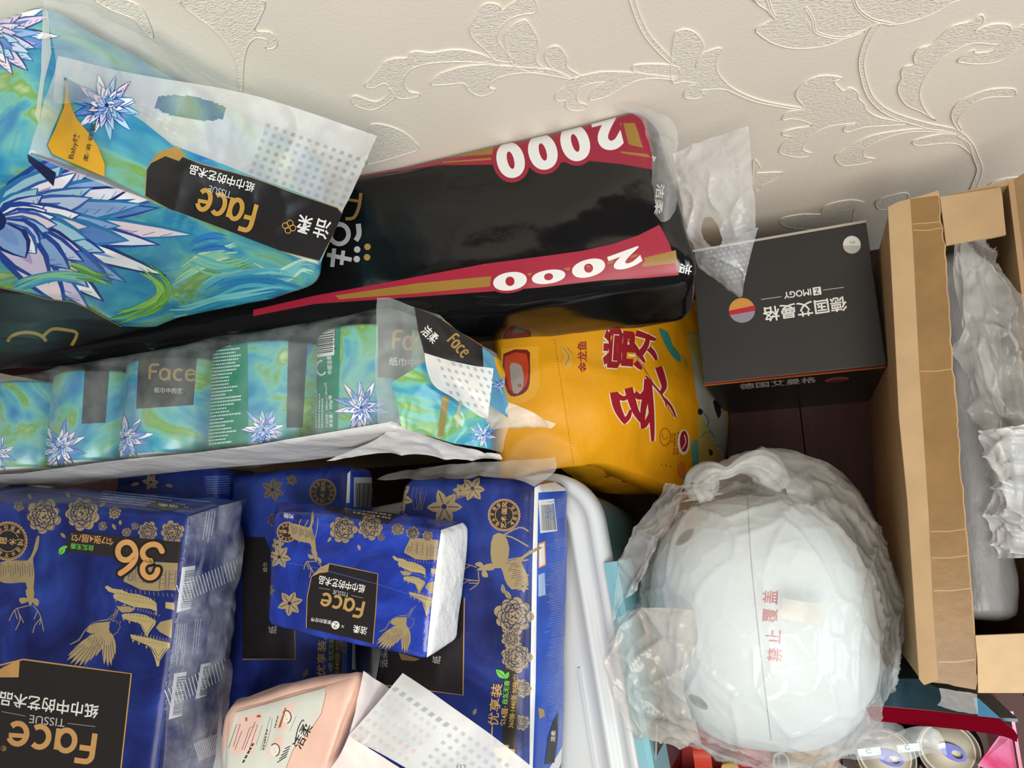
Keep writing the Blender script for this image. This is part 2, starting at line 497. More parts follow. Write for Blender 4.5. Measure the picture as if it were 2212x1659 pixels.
kV = crop(120, 1120, 4.88)
def pavilion(P, t, gold=GOLD, dark=DARK, light='#ab9a6c'):
    """three-tiered pavilion, traced upside down as it is printed (crop kV)"""
    q = lambda pts: [t(p) for p in pts]
    sc = math.dist(t((0, 0)), t((100, 0))) / 20.5
    L = max(.6, 1.1 * sc)
    P.poly(q([(720, 640), (760, 560), (830, 440), (1090, 460), (1290, 470), (1270, 760), (1180, 752), (1075, 765), (900, 752), (800, 700), (720, 665)]), gold)
    for r in ([(1105, 552), (1168, 546), (1162, 738), (1090, 745)], [(1200, 548), (1272, 552), (1262, 718), (1188, 738)], [(846, 505), (930, 512), (920, 672), (835, 655)], [(940, 514), (1035, 524), (1025, 690), (930, 675)], [(770, 600), (820, 560), (815, 650), (760, 640)]):
        P.stroke(q(r), L, dark, closed=True)
        c = np.mean(np.array(r), 0); P.stroke(q([tuple(c + (np.array(p) - c) * .7) for p in r]), L * .7, dark, closed=True)
        for k in range(3): P.stroke(q([(c[0] - 18, c[1] - 50 + k * 45), (c[0] + 18, c[1] - 46 + k * 45)]), L * .7, dark)
    for k in range(12): P.stroke(q([(700 + k * 48, 738 + k * 5), (706 + k * 48, 775 + k * 5)]), L, gold)
    P.poly(q([(520, 725), (545, 705), (600, 738), (700, 752), (780, 790), (640, 795), (560, 770)]), light)
    r1 = [(610, 805), (640, 785), (760, 785), (880, 800), (1000, 840), (1065, 890), (1072, 985), (1000, 952), (900, 940), (820, 930), (690, 880), (615, 840)]
    r2 = [(700, 1012), (740, 1000), (860, 1000), (960, 1020), (1062, 1080), (1050, 1122), (1010, 1170), (980, 1215), (960, 1252), (930, 1190), (890, 1110), (800, 1080), (760, 1070), (705, 1045)]
    r3 = [(790, 1220), (840, 1230), (1000, 1260), (1100, 1290), (1205, 1310), (1205, 1352), (1150, 1420), (1100, 1500), (1092, 1556), (1068, 1560), (1050, 1480), (1010, 1380), (980, 1340), (860, 1290), (800, 1265)]
    for r, x0, x1, y0, sl in ((r1, 650, 1050, 792, .2), (r2, 720, 1050, 1004, .18), (r3, 820, 1190, 1232, .2)):
        P.poly(q(r), light)
        k = 0; x = x0
        while x < x1:
            yy = y0 + (x - x0) * sl * .9; P.stroke(q([(x, yy - 16), (x + 3, yy + 8)]), L * .8, gold if k % 2 else dark); P.stroke(q([(x + 4, yy + 22), (x + 12, yy + 58)]), L * .6, '#84764f'); x += 17; k += 1
    P.poly(q([(640, 920), (685, 928), (780, 925), (835, 958), (800, 985), (700, 990), (665, 955)]), gold)
    P.poly(q([(1160, 880), (1252, 888), (1250, 965), (1160, 945)]), light); P.poly(q([(1105, 1090), (1232, 1058), (1222, 1262), (1100, 1195), (1060, 1150)]), gold)
    P.stroke(q([(860, 1090), (930, 1195), (960, 1250), (1010, 1180), (1055, 1120)]), L * 1.3, dark); P.stroke(q([(900, 1110), (960, 1215), (1030, 1110)]), L, dark)
    P.stroke(q([(1000, 1350), (1050, 1430), (1085, 1500), (1130, 1430), (1180, 1360)]), L * 1.3, dark); P.stroke(q([(1040, 1370), (1085, 1450), (1140, 1370)]), L, dark)
    for k in range(9): P.stroke(q([(860 + k * 28, 968 + k * 8), (880 + k * 28, 940 + k * 9)]), L, gold); P.stroke(q([(900 + k * 32, 1235 + k * 8), (915 + k * 32, 1205 + k * 7)]), L, gold)
    for x, y in ((640, 850), (730, 905), (830, 935), (1060, 990), (720, 1050), (780, 1080), (820, 1280), (880, 1305), (960, 1345)): P.poly(q([(x - 12, y - 5), (x + 12, y), (x + 4, y + 28), (x - 6, y + 22)]), gold)
def crane(P, t, gold=GOLD, dark=DARK):
    """crane flying upside down (crop kV)"""
    q = lambda pts: [t(p) for p in pts]; sc = math.dist(t((0, 0)), t((100, 0))) / 20.5; L = max(.6, 1.0 * sc)
    P.poly(q([(325, 1192), (360, 1130), (430, 1100), (540, 1090), (580, 1085), (560, 1130), (480, 1190), (440, 1200), (380, 1215)]), gold)
    for off in (0, 26): P.stroke(q([(715 - off * .4, 908 + off * .3), (660, 960 + off * .5), (600 + off * .3, 1020 + off), (550, 1062 + off * .4), (450, 1080), (380, 1110), (310, 1178 + off * .4), (250, 1272 + off * .6), (150, 1330)]), L, gold)
    P.stroke(q([(640, 950), (610, 1040), (580, 1080)]), L, gold); P.stroke(q([(660, 980), (635, 1040), (600, 1080)]), L, gold)
    tips = [(140, 1442), (130, 1490), (165, 1525), (205, 1545), (255, 1552), (310, 1538), (370, 1492), (430, 1445), (470, 1395)]
    for i, tp in enumerate(tips):
        rt = (430 + i * 14, 1215 - i * 4); d = math.dist(rt, tp); a = math.atan2(tp[1] - rt[1], tp[0] - rt[0])
        P.poly(q(petal_leaf(rt, d * 1.03, 62, a)), gold); P.stroke(q([(rt[0] + .3 * d * math.cos(a + .05), rt[1] + .3 * d * math.sin(a + .05)), (rt[0] + .95 * d * math.cos(a + .05), rt[1] + .95 * d * math.sin(a + .05))]), L, dark)
    P.poly(q([(560, 1100), (480, 1180), (350, 1240), (300, 1330), (330, 1360), (420, 1330), (500, 1300), (540, 1250), (575, 1130)]), gold)
    tips = [(515, 1530), (555, 1552), (590, 1542), (612, 1480), (632, 1430)]
    for i, tp in enumerate(tips):
        rt = (530 + i * 14, 1230 - i * 8); d = math.dist(rt, tp); a = math.atan2(tp[1] - rt[1], tp[0] - rt[0])
        P.poly(q(petal_leaf(rt, d * 1.03, 56, a)), gold); P.stroke(q([(rt[0] + .3 * d * math.cos(a + .06), rt[1] + .3 * d * math.sin(a + .06)), (rt[0] + .95 * d * math.cos(a + .06), rt[1] + .95 * d * math.sin(a + .06))]), L, dark)
    P.poly(q([(560, 1110), (520, 1250), (500, 1340), (560, 1330), (600, 1285), (570, 1180)]), gold)
    P.stroke(q([(600, 1085), (645, 1075), (655, 1105), (692, 1080), (675, 1132), (690, 1140), (660, 1180), (665, 1195), (620, 1220), (600, 1285)]), L * 1.2, gold)
    for k in range(9): P.stroke(q([(360 + k * 20, 1240 + (k % 3) * 22), (345 + k * 21, 1290 + (k % 3) * 22)]), L * .8, dark)
def deer(P, t, gold=GOLD, dark=DARK):
    q = lambda pts: [t(p) for p in pts]
    P.poly(q([(215, 400), (205, 470), (180, 520), (188, 600), (185, 660), (178, 700), (150, 705), (140, 650), (70, 655), (-10, 640), (-10, 545), (90, 530), (150, 530), (180, 480), (200, 405)]), gold, 2)
    P.poly(q([(140, 690), (185, 690), (182, 740), (165, 782), (152, 745)]), gold, 2)
    P.poly(q([(150, 735), (105, 735), (115, 765), (150, 755)]), gold, 2); P.poly(q([(180, 735), (212, 745), (205, 780), (180, 760)]), gold, 2)
    for k in range(14): P.stroke(q([(5 + k * 13, 545 + (k % 3) * 8), (8 + k * 13, 620 - (k % 4) * 8)]), .9, dark)
    for pth in ([(155, 775), (120, 785), (80, 800), (50, 860)], [(95, 795), (110, 850), (85, 910)], [(105, 820), (130, 870)], [(80, 800), (95, 850)],
                [(180, 775), (210, 810), (225, 850), (238, 915)], [(222, 845), (190, 885), (180, 925)], [(205, 805), (185, 850)], [(225, 850), (215, 880)]):
        P.stroke(q(pth), 1.9, gold, 3)
def emblem(P, c, r, rot=180, gold='#c29a62', black='#26222a'):
    n = 36; sc = []
    for i in range(n * 2):
        a = math.pi * i / n; rr = r * (1.0 if i % 2 else .95); sc.append((c[0] + rr * math.cos(a), c[1] + rr * math.sin(a)))
    P.poly(sc, gold); P.poly(ell(c[0], c[1], r * .92, n=40), black)
    P.stroke(ell(c[0], c[1], r * .87, n=40), max(.7, r * .03), gold, closed=True)
    a = math.radians(rot); ex = np.array([math.cos(a), math.sin(a)]); up = np.array([math.sin(a), -math.cos(a)]); c = np.array(c)
    P.stroke(ell(c[0], c[1], r * .54, n=28, rot=a, a0=.45, a1=math.pi - .45), max(.6, r * .03), gold); P.stroke(ell(c[0], c[1], r * .54, n=28, rot=a, a0=math.pi + .45, a1=2 * math.pi - .45), max(.6, r * .03), gold)
    P.text('艺术·国风', tuple(c), r * .34, gold, rot, w=r * 1.62, bold=.02)
    for s, sg in (('湿水不易破', 1), ('4层压花', -1)):
        for i, ch in enumerate(s):
            b = (i - (len(s) - 1) / 2) * .5
            p = c + ex * math.sin(b) * r * .7 + up * math.cos(b) * r * .7 * sg
            P.text(ch, tuple(p), r * .22, gold, rot + math.degrees(b) * sg, w=r * .22, bold=.01)
def face_logo(P, c, w, h, rot, m, thick=None):
    """the rounded 'Face' wordmark drawn as strokes"""
    a = math.radians(rot); ex = (math.cos(a), math.sin(a)); ey = (math.sin(a), -math.cos(a)); th = thick or h * .16
    def T(pts): return [(c[0] + (x / 3.5 - .5) * w * ex[0] + (y - .5) * h * ey[0], c[1] + (x / 3.5 - .5) * w * ex[1] + (y - .5) * h * ey[1]) for x, y in pts]
    def arc(cx, cy, rx, ry, a0, a1, n=16): return [(cx + rx * math.cos(math.radians(a0 + (a1 - a0) * i / n)), cy + ry * math.sin(math.radians(a0 + (a1 - a0) * i / n))) for i in range(n + 1)]
    P.stroke(T([(.12, 0), (.12, .72)] + arc(.36, .72, .24, .24, 180, 90, 6) + [(.75, .96)]), th, m)
    P.stroke(T([(.12, .52), (.62, .52)]), th, m)
    P.stroke(T(arc(1.15, .36, .32, .34, 0, 360, 22)[:-1]), th, m, closed=True); P.stroke(T([(1.47, .7), (1.47, 0)]), th, m)
    P.stroke(T(arc(2.15, .36, .34, .34, 50, 310)), th, m)
    P.stroke(T(arc(2.98, .36, .34, .34, -40, -330 + -0)), th, m); P.stroke(T([(2.66, .40), (3.30, .44)]), th * .8, m)
def brush(P, path, w, cols, n=9, seed=0):
    rnd = random.Random(seed); sm_ = [np.array(p) for p in smooth(path, 5, False)]
    for i in range(n):
        o = rnd.uniform(-.5, .5); a = rnd.uniform(0, .3); b = rnd.uniform(.65, 1.0); m = len(sm_); seg = sm_[int(a * m):max(int(b * m), int(a * m) + 4)]
        pts = []
        for k, p in enumerate(seg):
            q = seg[min(k + 1, len(seg) - 1)] - seg[max(k - 1, 0)]; L = np.linalg.norm(q) + 1e-6; nn = np.array([-q[1], q[0]]) / L
            pts.append(tuple(p + nn * w * (o + .06 * math.sin(k * .9 + i))))
        ww = w * rnd.uniform(.12, .3)
        P.stroke(pts, (lambda t, ww=ww: ww * (math.sin(math.pi * (.06 + .9 * t)) + .02)), rnd.choice(cols))
def lotus(P, c, r, a0=0, a1=2 * math.pi, n=13, rings=((1.0, .20), (.74, .20), (.5, .18), (.28, .14)), seed=1, sq=1.0, rot=0.0):
    rnd = random.Random(seed); cols = ['#e9edf6', '#ffffff', '#c3d4f0', '#8fb2e2', '#5c8acd', '#d9cfe8', '#f0dfe4', '#a6d3e6']
    cr, sr = math.cos(rot), math.sin(rot)
    def sqz(pts): 
        o = []
        for x, y in pts:
            dx, dy = x - c[0], y - c[1]; u = dx * cr + dy * sr; v = (-dx * sr + dy * cr) * sq; o.append((c[0] + u * cr - v * sr, c[1] + u * sr + v * cr))
        return o
    for L, w in rings:
        for i in range(n):
            a = a0 + (a1 - a0) * (i + rnd.uniform(.2, .8)) / n; l = r * L * rnd.uniform(.82, 1.1); ww = r * w * rnd.uniform(.9, 1.3)
            P.poly(sqz(petal_leaf(c, l * 1.03, ww * 1.15, a)), rnd.choice(['#27479a', '#1c3277', '#3a63b4', '#2d7fb5']))
            P.poly(sqz(petal_leaf(c, l, ww * .85, a)), rnd.choice(cols))
            off = (c[0] + l * .1 * math.cos(a), c[1] + l * .1 * math.sin(a))
            P.poly(sqz(petal_leaf(off, l * .62, ww * .42, a + rnd.uniform(-.06, .06))), rnd.choice(['#4a78c2', '#7fa4dc', '#2f5cae', '#b9a4d6']))
            if r > 60 and rnd.random() < .5:
                for k in range(6):
                    t = .4 + k * .09; s_ = ww * .36 * (1 - t * .6)
                    P.stroke(sqz([(c[0] + l * t * math.cos(a) - s_ * math.sin(a), c[1] + l * t * math.sin(a) + s_ * math.cos(a)), (c[0] + l * (t + .06) * math.cos(a), c[1] + l * (t + .06) * math.sin(a))]), 1.2, '#1f3f8c')
    P.poly(ell(c[0], c[1], r * .06, n=10), '#162a66')
def barcode(P, o, ex, ey, seed=3, n=38, digits=None, white='#e9e9ea'):
    """o corner, ex along the row of bars, ey along a bar (px vectors)"""
    rnd = random.Random(seed); o = np.array(o); ex = np.array(ex); ey = np.array(ey)
    P.poly([tuple(o), tuple(o + ex), tuple(o + ex + ey), tuple(o + ey)], white)
    x = .07
    while x < .92:
        w = rnd.choice([.009, .009, .018, .027]); g = rnd.choice([.009, .012, .02])
        P.poly([tuple(o + ex * x + ey * .06), tuple(o + ex * (x + w) + ey * .06), tuple(o + ex * (x + w) + ey * .8), tuple(o + ex * x + ey * .8)], '#1c1d24')
        x += w + g
    if digits:
        P.text(digits, tuple(o + ex * .5 + ey * .9), np.linalg.norm(ey) * .13, '#1c1d24', math.degrees(math.atan2(ex[1], ex[0])), w=np.linalg.norm(ex) * .86)
def small_text(P, o, ex, ey, rows, col, seed=0, fill=.5, cols=26):
    """rows of print too small to read, as short marks; ex along a line, ey from line to line"""
    rnd = random.Random(seed); o = np.array(o, float); ex = np.array(ex, float); ey = np.array(ey, float)
    for r in range(rows):
        L = rnd.uniform(.55, 1.0); x = 0.0
        while x < L:
            w = rnd.uniform(.5, 1.0) / cols
            a = o + ey * (r / rows) + ex * x; hh = ey / rows * fill
            P.poly([tuple(a), tuple(a + ex * w), tuple(a + ex * w + hh), tuple(a + hh)], col)
            x += w + rnd.uniform(.15, .45) / cols
def panel_face(P, poly, border, fold, col='#2b2727', gold='#a98a5b', bw=2.6):
    P.poly(poly, col); P.stroke(border, bw, gold)
    if fold: P.poly(fold, gold)

# ------------------------------------------------------------------ generic sheets (film)
def sheet(ctrl, nu=30, nv=20, wr=0.003, freq=30, crease=0.0, cfreq=20, seed=0, k=4, hole=None, crumple=0.0, kfreq=22, kst=(1, 1, 1)):
    """ctrl: rows of world points; returns verts, faces of a crumpled sheet"""
    rows = [smooth([tuple(p) for p in r], k, False) for r in ctrl]
    cols = [smooth([rows[i][j] for i in range(len(rows))], k, False) for j in range(len(rows[0]))]
    nj = len(cols); ni = len(cols[0])
    Gd = np.array([[cols[j][i] for j in range(nj)] for i in range(ni)])
    def samp(a, n, axis):
        m = a.shape[axis]; t = np.linspace(0, m - 1, n); i0 = np.clip(t.astype(int), 0, m - 2); f = t - i0
        A = np.take(a, i0, axis); B = np.take(a, i0 + 1, axis); sh = [1] * a.ndim; sh[axis] = n
        return A + (B - A) * f.reshape(sh)
    Gd = samp(samp(Gd, nv, 0), nu, 1)
    V = [Vector(Gd[i, j]) for i in range(nv) for j in range(nu)]
    Fc = []
    for i in range(nv - 1):
        for j in range(nu - 1):
            if hole and hole((j + .5) / (nu - 1), (i + .5) / (nv - 1)): continue
            a = i * nu + j; Fc.append((a, a + 1, a + nu + 1, a + nu))
    nn, Fc = fix_normals(V, Fc)
    sh = Vector((seed * 2.3, seed * 5.1, seed))
    out = []
    for v, n in zip(V, nn):
        d = wr * noise.fractal(v * freq + sh, 1.0, 2.0, 3)
        if crease: d += crease * max(0, 1 - abs(noise.noise(v * cfreq + sh)) * 3) ** 2
        if crumple:
            w_ = Vector((v.x * kst[0], v.y * kst[1], v.z * kst[2])) * kfreq + sh; f1 = noise.voronoi(w_)[0]; f2 = noise.voronoi(w_ * 2.1 + sh)[0]; d += crumple * (math.exp(-(f1[1] - f1[0]) / .13) + .4 * math.exp(-(f2[1] - f2[0]) / .13) + .5 * f1[0])
        out.append(v + n * d)
    return out, tri_faces(Fc)
def dots(P, o, ex, ey, nx, ny, col, fill=.5, skip=None, rnd_drop=0.0):
    o = np.array(o, float); ex = np.array(ex, float); ey = np.array(ey, float); rnd = random.Random(5)
    for i in range(nx):
        for j in range(ny):
            if rnd.random() < rnd_drop or (skip and skip((i + .5) / nx, (j + .5) / ny)): continue
            a = o + ex * (i + .25) / nx + ey * (j + .25) / ny; u = ex / nx * fill; v = ey / ny * fill
            P.poly([tuple(a), tuple(a + u), tuple(a + u + v), tuple(a + v)], col)

# ------------------------------------------------------------------ the setting
WY = 0.42
m_wall = mat('wallpaper', '#f1e8da', 0.6, 0.3, var=0.03, vscale=6, bmp=(420, 0.22, 0.0012, 5))
m_relief = mat('wallpaper_flock', '#f3ebdd', 0.75, 0.25, var=0.10, vscale=260, bmp=(330, 0.9, 0.0015, 3), stretch=(1, 1, 2.2))
m_rim = mat('wallpaper_ridge', '#f6eedf', 0.55, 0.3)
g = G().box((-2.6, WY, -0.05), (2.05, WY + 0.06, 2.5)); wall = g.build('wall_back', m_wall); wall['kind'] = 'structure'
m_floor = mat('floor_lacquer', '#43201b', 0.45, 0.3, var=0.25, vscale=14, stretch=(6, .6, 1))
g = G().box((-2.6, -2.4, -0.05), (2.05, WY, -0.008)); floor = g.build('floor', mat('floor_gap', '#1d0d0b', .6)); floor['kind'] = 'structure'
PW = 0.118; px = -1.29 - 0.118 * 11
pm = None
while px < 1.9:
    g = G().hexa([(px + .001, -2.35, 0), (px + PW - .001, -2.35, 0), (px + PW - .001, WY - .002, 0), (px + .001, WY - .002, 0),
                  (px - .0, -2.35, -.009), (px + PW, -2.35, -.009), (px + PW, WY - .002, -.009), (px, WY - .002, -.009)])
    if pm is None:
        pl = g.build('plank', m_floor, floor); pm = (pl.data, px)
    else:
        pl = bpy.data.objects.new('plank', pm[0]); COL.objects.link(pl); pl.parent = floor; pl.location.x = px - pm[1]
    px += PW

RH = [0]
def relief(pts, name='scroll_leaf', rim=True, h=0.0007, sm=3):
    RH[0] += 1; h += 0.00006 * (RH[0] % 5)
    if sm: pts = smooth(pts, sm)
    W = [aty(x, y, WY) for x, y in pts]; W = [Vector((p.x, WY, p.z)) for p in W]
    n = len(W); tri = tessellate_polygon([[Vector((p.x, p.z, 0)) for p in W]])
    g = G(); up = Vector((0, -h, 0))
    g.add([p + up for p in W], [tuple(t) for t in tri]); g.add(W + [p + up for p in W], [(i, (i + 1) % n, n + (i + 1) % n, n + i) for i in range(n)])
    o = g.build(name, m_relief, wall)
    if rim:
        t = G().tube([p + up for p in W], 0.00055, 0, 5, closed=True); t.build('leaf_ridge', m_rim, o, smooth=True)
    return o
def stem(path, w, name='scroll_stem'):
    v, f = ribbon(smooth(path, 5, False), w); n = len(v) // 2
    relief(v[:n] + v[n:][::-1], name, True, 0.0007, 0)
for pts in (
    [(1090, 375), (1010, 300), (945, 240), (920, 180), (945, 120), (970, 80), (1000, 30), (1050, 15), (1110, 30), (1125, 60), (1180, 20), (1250, -20), (1320, -20), (1345, 30), (1330, 75), (1260, 85), (1180, 110), (1120, 160), (1095, 210), (1100, 260), (1160, 330), (1200, 385)],
    [(1160, 330), (1145, 260), (1150, 210), (1200, 150), (1270, 120), (1310, 170), (1345, 230), (1350, 300), (1335, 340), (1345, 390), (1400, 440), (1300, 450), (1190, 400)],
    [(1090, 380), (1000, 340), (900, 315), (800, 310), (680, 330), (600, 320), (540, 330), (525, 360), (440, 365), (380, 390), (370, 410), (300, 490), (260, 535), (310, 550), (380, 520), (412, 552), (450, 602), (500, 620), (590, 605), (595, 585), (530, 570), (500, 510), (540, 440), (640, 400), (800, 385), (1000, 390), (1095, 405)],
    [(1110, 410), (1000, 405), (860, 420), (740, 460), (690, 500), (680, 530), (760, 530), (880, 520), (910, 560), (960, 595), (1010, 600), (1070, 575), (1080, 560), (1040, 545), (1060, 510), (1150, 470), (1300, 455), (1480, 480), (1570, 495), (1500, 455), (1400, 430)],
    [(1480, 455), (1410, 390), (1395, 340), (1420, 300), (1470, 285), (1510, 320), (1535, 370), (1530, 410), (1560, 440), (1620, 475), (1570, 490)],
    [(1570, 490), (1650, 470), (1750, 450), (1850, 450), (1960, 455), (2060, 470), (2212, 488), (2212, 500), (2100, 490), (2000, 500), (1900, 540), (1800, 600), (1690, 630), (1680, 610), (1720, 550), (1780, 515), (1700, 520), (1620, 550), (1595, 600), (1610, 640), (1660, 660), (1640, 690), (1570, 695), (1530, 670), (1525, 630), (1480, 635), (1460, 610), (1480, 575), (1530, 540)],
    [(412, 548), (405, 590), (370, 622), (320, 638), (260, 622), (200, 600), (172, 618), (190, 660), (290, 690), (360, 670), (425, 628), (448, 598)],
    [(285, 820), (310, 780), (400, 790), (500, 830), (570, 890), (595, 940), (480, 980), (300, 1030), (270, 1010)],
    [(1950, 430), (1970, 405), (2100, 400), (2230, 415), (2230, 475), (2080, 465), (1970, 448)]):
    relief(kW1(pts))
stem(kW1([(1940, -30), (1975, 80), (2030, 200), (2110, 300), (2215, 400)]), 11)
for pts in (
    [(580, -40), (590, 60), (630, 110), (600, 130), (515, 180), (560, 230), (640, 275), (740, 300), (860, 300), (980, 280), (1080, 240), (1180, 200), (1280, 145), (1390, 150), (1500, 130), (1640, 80), (1760, 10), (1800, -40)],
    [(0, 230), (30, 190), (70, 180), (130, 200), (180, 260), (180, 310), (140, 380), (138, 420), (160, 350), (210, 320), (270, 300), (300, 305), (280, 340), (265, 400), (280, 460), (340, 530), (420, 580), (520, 620), (640, 650), (820, 680), (800, 690), (640, 665), (500, 635), (380, 585), (320, 560), (220, 560), (170, 570), (190, 600), (130, 620), (70, 610), (65, 580), (100, 540), (140, 520), (60, 510), (-20, 500)],
    [(820, 670), (780, 620), (770, 580), (800, 540), (850, 500), (920, 475), (1000, 475), (1060, 490), (1010, 510), (1040, 545), (1070, 570), (1110, 550), (1160, 580), (1165, 620), (1200, 650), (1215, 690), (1300, 740), (1480, 775), (1330, 790), (1200, 800), (1100, 830), (1070, 815), (1090, 790), (1150, 772), (1000, 790), (900, 830), (830, 890), (810, 940), (870, 970), (800, 990), (720, 980), (670, 960), (670, 930), (700, 890), (740, 860), (690, 850), (690, 830), (750, 810), (870, 790), (820, 760), (740, 745), (690, 755), (690, 730), (730, 700), (800, 690)],
    [(1650, 755), (1560, 700), (1470, 660), (1425, 600), (1415, 540), (1440, 490), (1435, 450), (1460, 415), (1520, 400), (1515, 350), (1550, 300), (1620, 280), (1680, 230), (1760, 160), (1870, 130), (1930, 90), (1955, 100), (1950, 140), (1900, 190), (2000, 150), (2100, 150), (2130, 180), (2090, 240), (2040, 275), (1900, 265), (1800, 300), (1680, 370), (1600, 460), (1560, 540), (1555, 620), (1600, 710)],
    [(1790, 380), (1850, 330), (1900, 310), (1900, 330), (2000, 320), (2080, 260), (2140, 190), (2230, 150), (2230, 250), (2130, 330), (2060, 380), (1950, 400), (1850, 395)],
    [(1800, 820), (1760, 760), (1755, 710), (1790, 650), (1880, 600), (2000, 560), (2130, 555), (2160, 575), (2140, 605), (2000, 610), (1900, 640), (1830, 700), (1790, 760), (1815, 810)],
    [(1800, 850), (1700, 820), (1550, 810), (1400, 825), (1260, 850), (1160, 890), (1100, 930), (1030, 970), (1020, 1000), (1060, 1040), (1130, 1040), (1240, 1020), (1265, 1000), (1210, 990), (1195, 960), (1230, 920), (1330, 870), (1480, 830), (1650, 830)],
    [(1880, 970), (1800, 910), (1700, 900), (1550, 915), (1505, 895), (1560, 870), (1680, 845), (1780, 850), (1860, 900)],
    [(670, 1400), (700, 1370), (820, 1350), (930, 1350), (940, 1310), (1000, 1280), (1120, 1260), (1200, 1280), (1140, 1320), (1120, 1400), (1000, 1440), (760, 1440)],
    [(1280, 1265), (1380, 1230), (1460, 1215), (1480, 1240), (1420, 1300), (1300, 1320)],
    [(500, 1010), (530, 1030), (545, 1060), (520, 1090), (680, 1085), (640, 1130), (550, 1170), (550, 1190), (505, 1190)],
    [(1980, 1190), (2010, 1150), (2090, 1125), (2180, 1115), (2240, 1130), (2240, 1220), (2060, 1240)]):
    relief(kW2(pts))
stem(kW2([(1290, 140), (1230, 230), (1185, 370), (1200, 500), (1250, 620), (1370, 715), (1600, 790), (1780, 830), (1870, 910), (1910, 1000), (1930, 1080), (1880, 1210)]), 11)
stem(kW2([(590, -20), (610, 50), (640, 105)]), 5); stem(kW2([(830, 40), (880, 120), (900, 200), (1060, 235), (1200, 190)]), 5); stem(kW2([(1130, -20), (1170, 60), (1260, 120), (1390, 150)]), 5)
for pts in ([(820, -10), (870, 60), (950, 120), (1020, 200), (1055, 280), (1070, 400), (1085, 400), (1090, 280), (1110, 200), (1150, 165), (1200, 178), (1190, 212), (1230, 210), (1240, 180), (1210, 140), (1140, 130), (1170, 60), (1160, -10)],
            [(420, -10), (540, -10), (620, 20), (660, 80), (685, 165), (640, 130), (600, 80), (500, 40)]):
    relief(kT(pts))
# wallpaper runs on beyond the picture: the same sprays again, one repeat further along
for i, o in enumerate([c for c in wall.children if c.name.startswith('scroll')]):
    for dx in (-0.78, 0.78):
        c = o.copy(); COL.objects.link(c); c.parent = wall; c.location = (dx, 0, 0.12)
        for s in o.children:
            d = s.copy(); COL.objects.link(d); d.parent = c
# ------------------------------------------------------------------ shared materials
M_ART = ramp_mat('painted_film', [(0.30, '#2a6fae'), (0.40, '#3088b0'), (0.48, '#4a9fb4'), (0.55, '#6fb5a6'), (0.61, '#6f9f4a'), (0.68, '#9dbf86'), (0.78, '#bcd8cc')], 7.5, (1, 1.3, 1), 0.22, 2.2, (40, 0.15, 0.003))
M_NAVY = ramp_mat('navy_film', [(0.3, '#141a4c'), (0.5, '#1e2b6e'), (0.72, '#2c4496')], 11, (1, 1, 1), 0.34, 1.2, (55, 0.2, 0.003), spec=.3)
M_BLACK = mat('black_film', '#0e0c0d', 0.12, 0.5, bmp=(26, 0.12, 0.003))
M_CLEAR = film('clear_film', '#f0f1f2', 0.12, 0.12, (45, 0.5, 0.004))
M_CLEAR2 = film('cloudy_film', '#e8e8e6', 0.22, 0.2, (45, 0.5, 0.004))
M_HANDLE = film('handle_film', '#f3f3f1', 0.52, 0.25, (140, 0.3, 0.002))
M_BROWN = mat('carton_board', '#b0936f', 0.75, 0.2, var=0.07, vscale=30, bmp=(120, 0.15, 0.001))
GREEN = '#1f7f66'

def carton(name, a, b, label, group=None):
    o = root(name, ((a[0] + b[0]) / 2, (a[1] + b[1]) / 2, a[2]), label, 'carton', group)
    t = .004
    G().box(a, (b[0], b[1], b[2] - t)).build('body', M_BROWN, o)
    xm = (a[0] + b[0]) / 2
    G().box((a[0], a[1], b[2] - t), (xm - .001, b[1], b[2])).build('flap', M_BROWN, o); G().box((xm + .001, a[1], b[2] - t), (b[0], b[1], b[2])).build('flap', M_BROWN, o)
    return o

# ------------------------------------------------------------------ storage bin with white lid (under the blue packs)
er = math.radians(7.1); ex = Vector((math.cos(er), math.sin(er), 0)); ey = Vector((-math.sin(er), math.cos(er), 0))
bl, bw_ = 0.66, 0.40
crn = Vector((-0.219, 0.073, 0)); bc = crn - ex * bl / 2 - ey * bw_ / 2 + Vector((-0.008, 0.002, 0))
bin_ = root('storage_bin', (bc.x, bc.y, 0), 'white-lidded plastic storage bin with teal clip under the blue tissue packs', 'storage bin')
def rr_loop(inset, z, rad=0.065, n=10):
    hx, hy = bl / 2 - inset, bw_ / 2 - inset; r = max(0.004, rad - inset); o = []
    for cx_, cy_, a0 in ((hx - r, hy - r, 0), (-(hx - r), hy - r, 90), (-(hx - r), -(hy - r), 180), (hx - r, -(hy - r), 270)):
        for i in range(n + 1):
            a = math.radians(a0 + 90 * i / n); p = bc + ex * (cx_ + r * math.cos(a)) + ey * (cy_ + r * math.sin(a)); o.append(Vector((p.x, p.y, z)))
    return o
def loops(g, prof, cap=True):
    rows = [rr_loop(i, z) for i, z in prof]; g.grid(rows, closed_u=True)
    if cap: g.add(rows[-1], [tuple(range(len(rows[-1])))])
    return g
m_lid = mat('white_plastic', '#ccd0d2', 0.35, 0.5, bmp=(200, 0.04, 0.001)); m_teal = mat('teal_plastic', '#79aeb8', 0.32)
m_teald = mat('teal_body_plastic', '#567f8a', 0.35)
loops(G(), [(.004, .365), (0, .37), (-.001, .390), (.002, .397), (.006, .4), (.012, .4), (.015, .398), (.017, .393), (.027, .393), (.030, .399), (.034, .401), (.038, .399), (.042, .394), (.05, .3935)]).build('lid', m_lid, bin_, smooth=True)
lidp = bin_.children[0]
P0 = bc + ex * (bl / 2 - .052); 
g = G(); w1 = .0012
